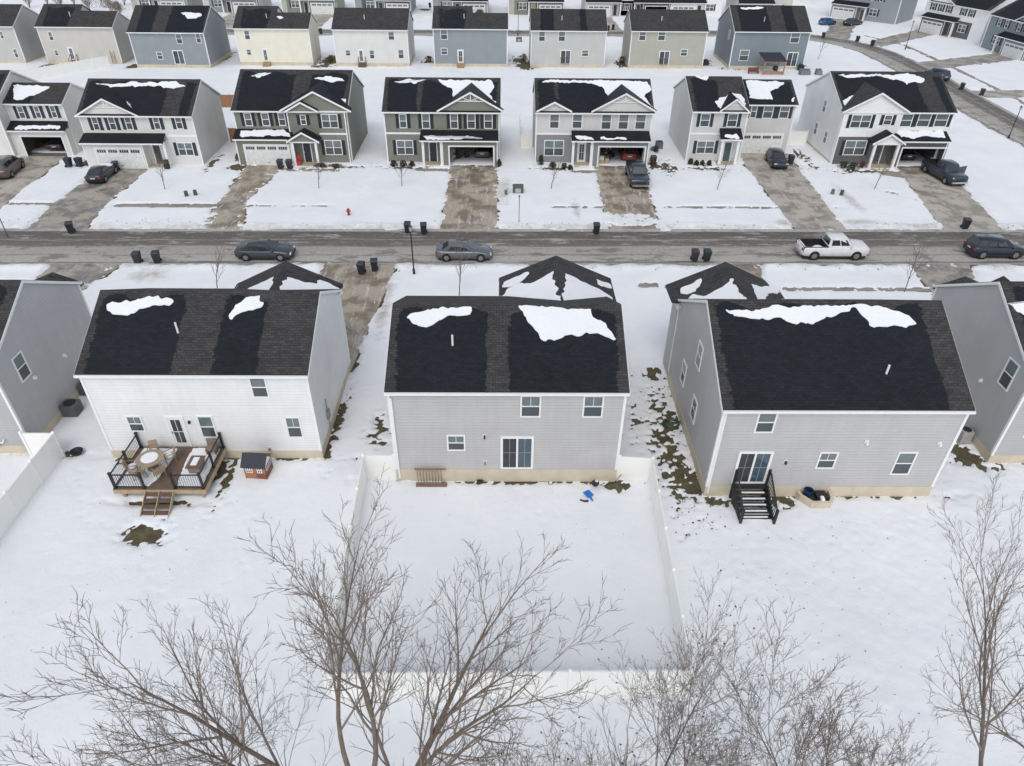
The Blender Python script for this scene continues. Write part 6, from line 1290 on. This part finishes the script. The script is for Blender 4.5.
def T_(label,x,y,stems,seed,lv=4,dens=.6,leaves=0,spread=28,ratio=(.36,.58),t0=.45,sc=.8):
    global tot
    r_,k=bare_tree('bare_tree',label,x,y,stems,seed,lv,dens,group=FT,leaves=leaves,spread=spread,ratio=ratio,rmin=.0058,t0=t0); tot+=k; r_.scale=(sc,sc,sc)
tot=0
T_('large bare tree whose limbs fan out from the bottom left of centre',-3.7,8.4,[((0,0,0),(-.01,.03,1),14.6,.19),((0,0,6.),(-.60,.12,1),10.5,.10),((0,0,7.5),(.30,.22,1),10.,.09),((0,0,8.5),(-.30,.24,1),8.,.08),((0,0,7.),(.72,.16,1),9.6,.08)],14,t0=.3,sc=0.92,dens=.60,spread=26)
T_('bare tree with limbs sweeping right beside the big foreground tree',-.4,7.8,[((0,0,0),(.05,.05,1),16.6,.15),((.0,0,7.0),(.55,.25,1),8.4,.08),((0,0,8.0),(-.2,.3,1),8.2,.07)],23,t0=.4,sc=0.80,dens=.58)
T_('wide bare tree spreading left along the bottom edge',-4.5,8.0,[((0,0,0),(-.08,.05,1),16.4,.14),((0,0,6.),(-.85,.14,1),10.,.09),((0,0,7.5),(-.55,.3,1),8.5,.07)],29,t0=.4,sc=0.80,dens=.60)
T_('thin bare tree with a few dead leaves below the fence corner',3.9,8.0,[((0,0,0),(.02,.03,1),16.6,.08),((.0,0,8.5),(-.22,.08,1),6.6,.05),((0,0,9.2),(.18,.1,1),6.,.045)],31,leaves=.05,spread=26,t0=.5,sc=0.7)
T_('slim bare sapling left of the fence corner tree with leaf tufts',2.2,8.0,[((0,0,0),(-.01,.02,1),15.3,.06),((.0,0,9.),(.3,.05,1),4.6,.03)],37,3,.9,leaves=.12,spread=26,t0=.55,sc=0.73)
T_('bushy bare tree right of the fence corner with clinging brown leaves',5.6,7.9,[((0,0,0),(.0,.04,1),15.6,.07),((0,0,8.),(.26,.08,1),6.8,.045),((0,0,8.),(-.22,.1,1),6.,.035)],41,leaves=.07,dens=.7,t0=.5,sc=0.69)
T_('bare tree with long upright limbs in the bottom right corner',10.9,7.2,[((0,0,0),(-.04,.03,1),15.2,.085),((0,0,7.),(-.34,.12,1),8.8,.06),((0,0,8.),(.12,.12,1),8.,.06),((0,0,7.5),(-.6,.05,1),7.4,.05)],53,spread=24,dens=.55,sc=0.66)
T_('bare tree whose branches reach in from the right edge',14.4,8.4,[((0,0,0),(.02,.05,1),14.2,.12),((0,0,9.),(-.55,.2,1),7.4,.055),((0,0,10.),(-.8,.25,1),5.6,.05)],59,spread=26,dens=.6,sc=0.84)
T_('low bare tree between the two right-hand foreground trees',8.5,7.7,[((0,0,0),(.02,.05,1),14.8,.07),((0,0,8.),(-.22,.08,1),6.2,.04),((0,0,8.),(.3,.08,1),6.4,.04)],61,spread=26,dens=.75,t0=.5,sc=0.80)
T_('bare treetop poking into the bottom left corner',-10.6,8.0,[((0,0,0),(.0,.05,1),14.6,.08),((0,0,8.),(-.35,.05,1),6.,.045),((0,0,8.),(.32,.08,1),6.2,.045)],67,dens=.55,t0=.5,sc=0.7)
# young street trees
YT='young bare trees on the front lawns'
for (p,h,lab,sd) in (((165,190),3.4,'leaning young tree on the off-white house lawn',1),((319,189),3.4,'young tree left of the hydrant on the sage lawn',2),((402,187),3.3,'thin young tree under the open-garage sage house',3),((551,190),3.5,'young tree on the two-tone grey house lawn',4),((717,190),3.6,'young tree with bare soil ring on the teal-door lawn',5),((874,190),3.6,'young tree on the lawn left of the blue pickup',6),
   ((459,300),4.6,'young tree before the front of the middle greige house',7),((218,292),3.6,'young tree behind the roof of the white house',8),((904,293),4.2,'young tree behind the roof of the right greige house',9),((786,86),3.,'young tree in the snow left of the charcoal-based white house',10) if False else ((818,60),4.5,'thin tree in the snow right of the slate blue back-row house',10),((985,6),4.,'thin tree on the far lawn at the top right',12)):
    x,y=g(*p); bare_tree('young_tree',lab,x,y,[((0,0,0),(.02,0,1),h,.04)],100+sd,2,.6,rmin=.011,group=YT,spread=30)
# scrub in the open field top left
for i,(px,py,h) in enumerate(((62,10,3.2),(75,6,3.),(90,12,3.4),(112,14,3.6),(125,6,4.),(48,5,3.),(30,8,2.8),(121,18,3.))):
    x,y=g(px,py); bare_tree('scrub_bush','bare scrub bush %s in the snowy field'%['beside the beige ridge','second from left','in the middle','below the brown bush','furthest right','left of centre','furthest left','nearest the sage house'][i],x,y,[((0,0,0),(.3*math.cos(k*1.7),.3*math.sin(k*1.7),1),h,.05) for k in range(4)],300+i,2,.7,rmin=.025,group='scrub bushes in the open field',cat='bush')
# a fallen leaf tuft (squirrel drey) in the fence-corner tree
# ------------------------------------------------------------------ scattered leaf litter and clods on the snow
LEAF=plain('leaf_litter',(.055,.045,.035),.9,var=.5,nscale=9)
m=MB(); rn=random.Random(77)
def leaf(x,y,s):
    z=hz(x,y)+.012; a=Vector((rn.gauss(0,1),rn.gauss(0,1),rn.gauss(0,.3))).normalized()*s; b=Vector((-a.y,a.x,rn.gauss(0,.4)*s))*.6; c_=Vector((x,y,z)); m.add([c_-a,c_-b+Vector((0,0,s*.2)),c_+a,c_+b+Vector((0,0,s*.5))],[(0,1,2,3)])
for i in range(150): leaf(9.5+abs(rn.gauss(0,5)),rn.uniform(14,25.5),rn.uniform(.02,.05))
for i in range(60): leaf(rn.uniform(9,12),rn.uniform(14,18),rn.uniform(.02,.05))
for i in range(60): leaf(rn.uniform(-24,-10),rn.uniform(17,29),rn.uniform(.02,.045))
for i in range(45): leaf(rn.uniform(3,8.6),rn.gauss(16.6,.8),rn.uniform(.02,.05))
for i in range(200): leaf(rn.gauss(9.9,.7),rn.uniform(24,37),rn.uniform(.03,.08))
for i in range(40): leaf(rn.uniform(-7,7.3),rn.uniform(17,27.5),rn.uniform(.015,.03))
for i in range(160): leaf(rn.uniform(-50,55),rn.gauss(63.0,.35),rn.uniform(.04,.10))
for i in range(130): leaf(rn.uniform(-45,50),rn.gauss(79.2,.8),rn.uniform(.04,.10))
for i in range(70): leaf(rn.uniform(-30,45),rn.gauss(54.3,.5),rn.uniform(.04,.09))
tag(m.build('fallen_leaves',LEAF,None,fix=False),kind='stuff')
print('twig faces',tot)
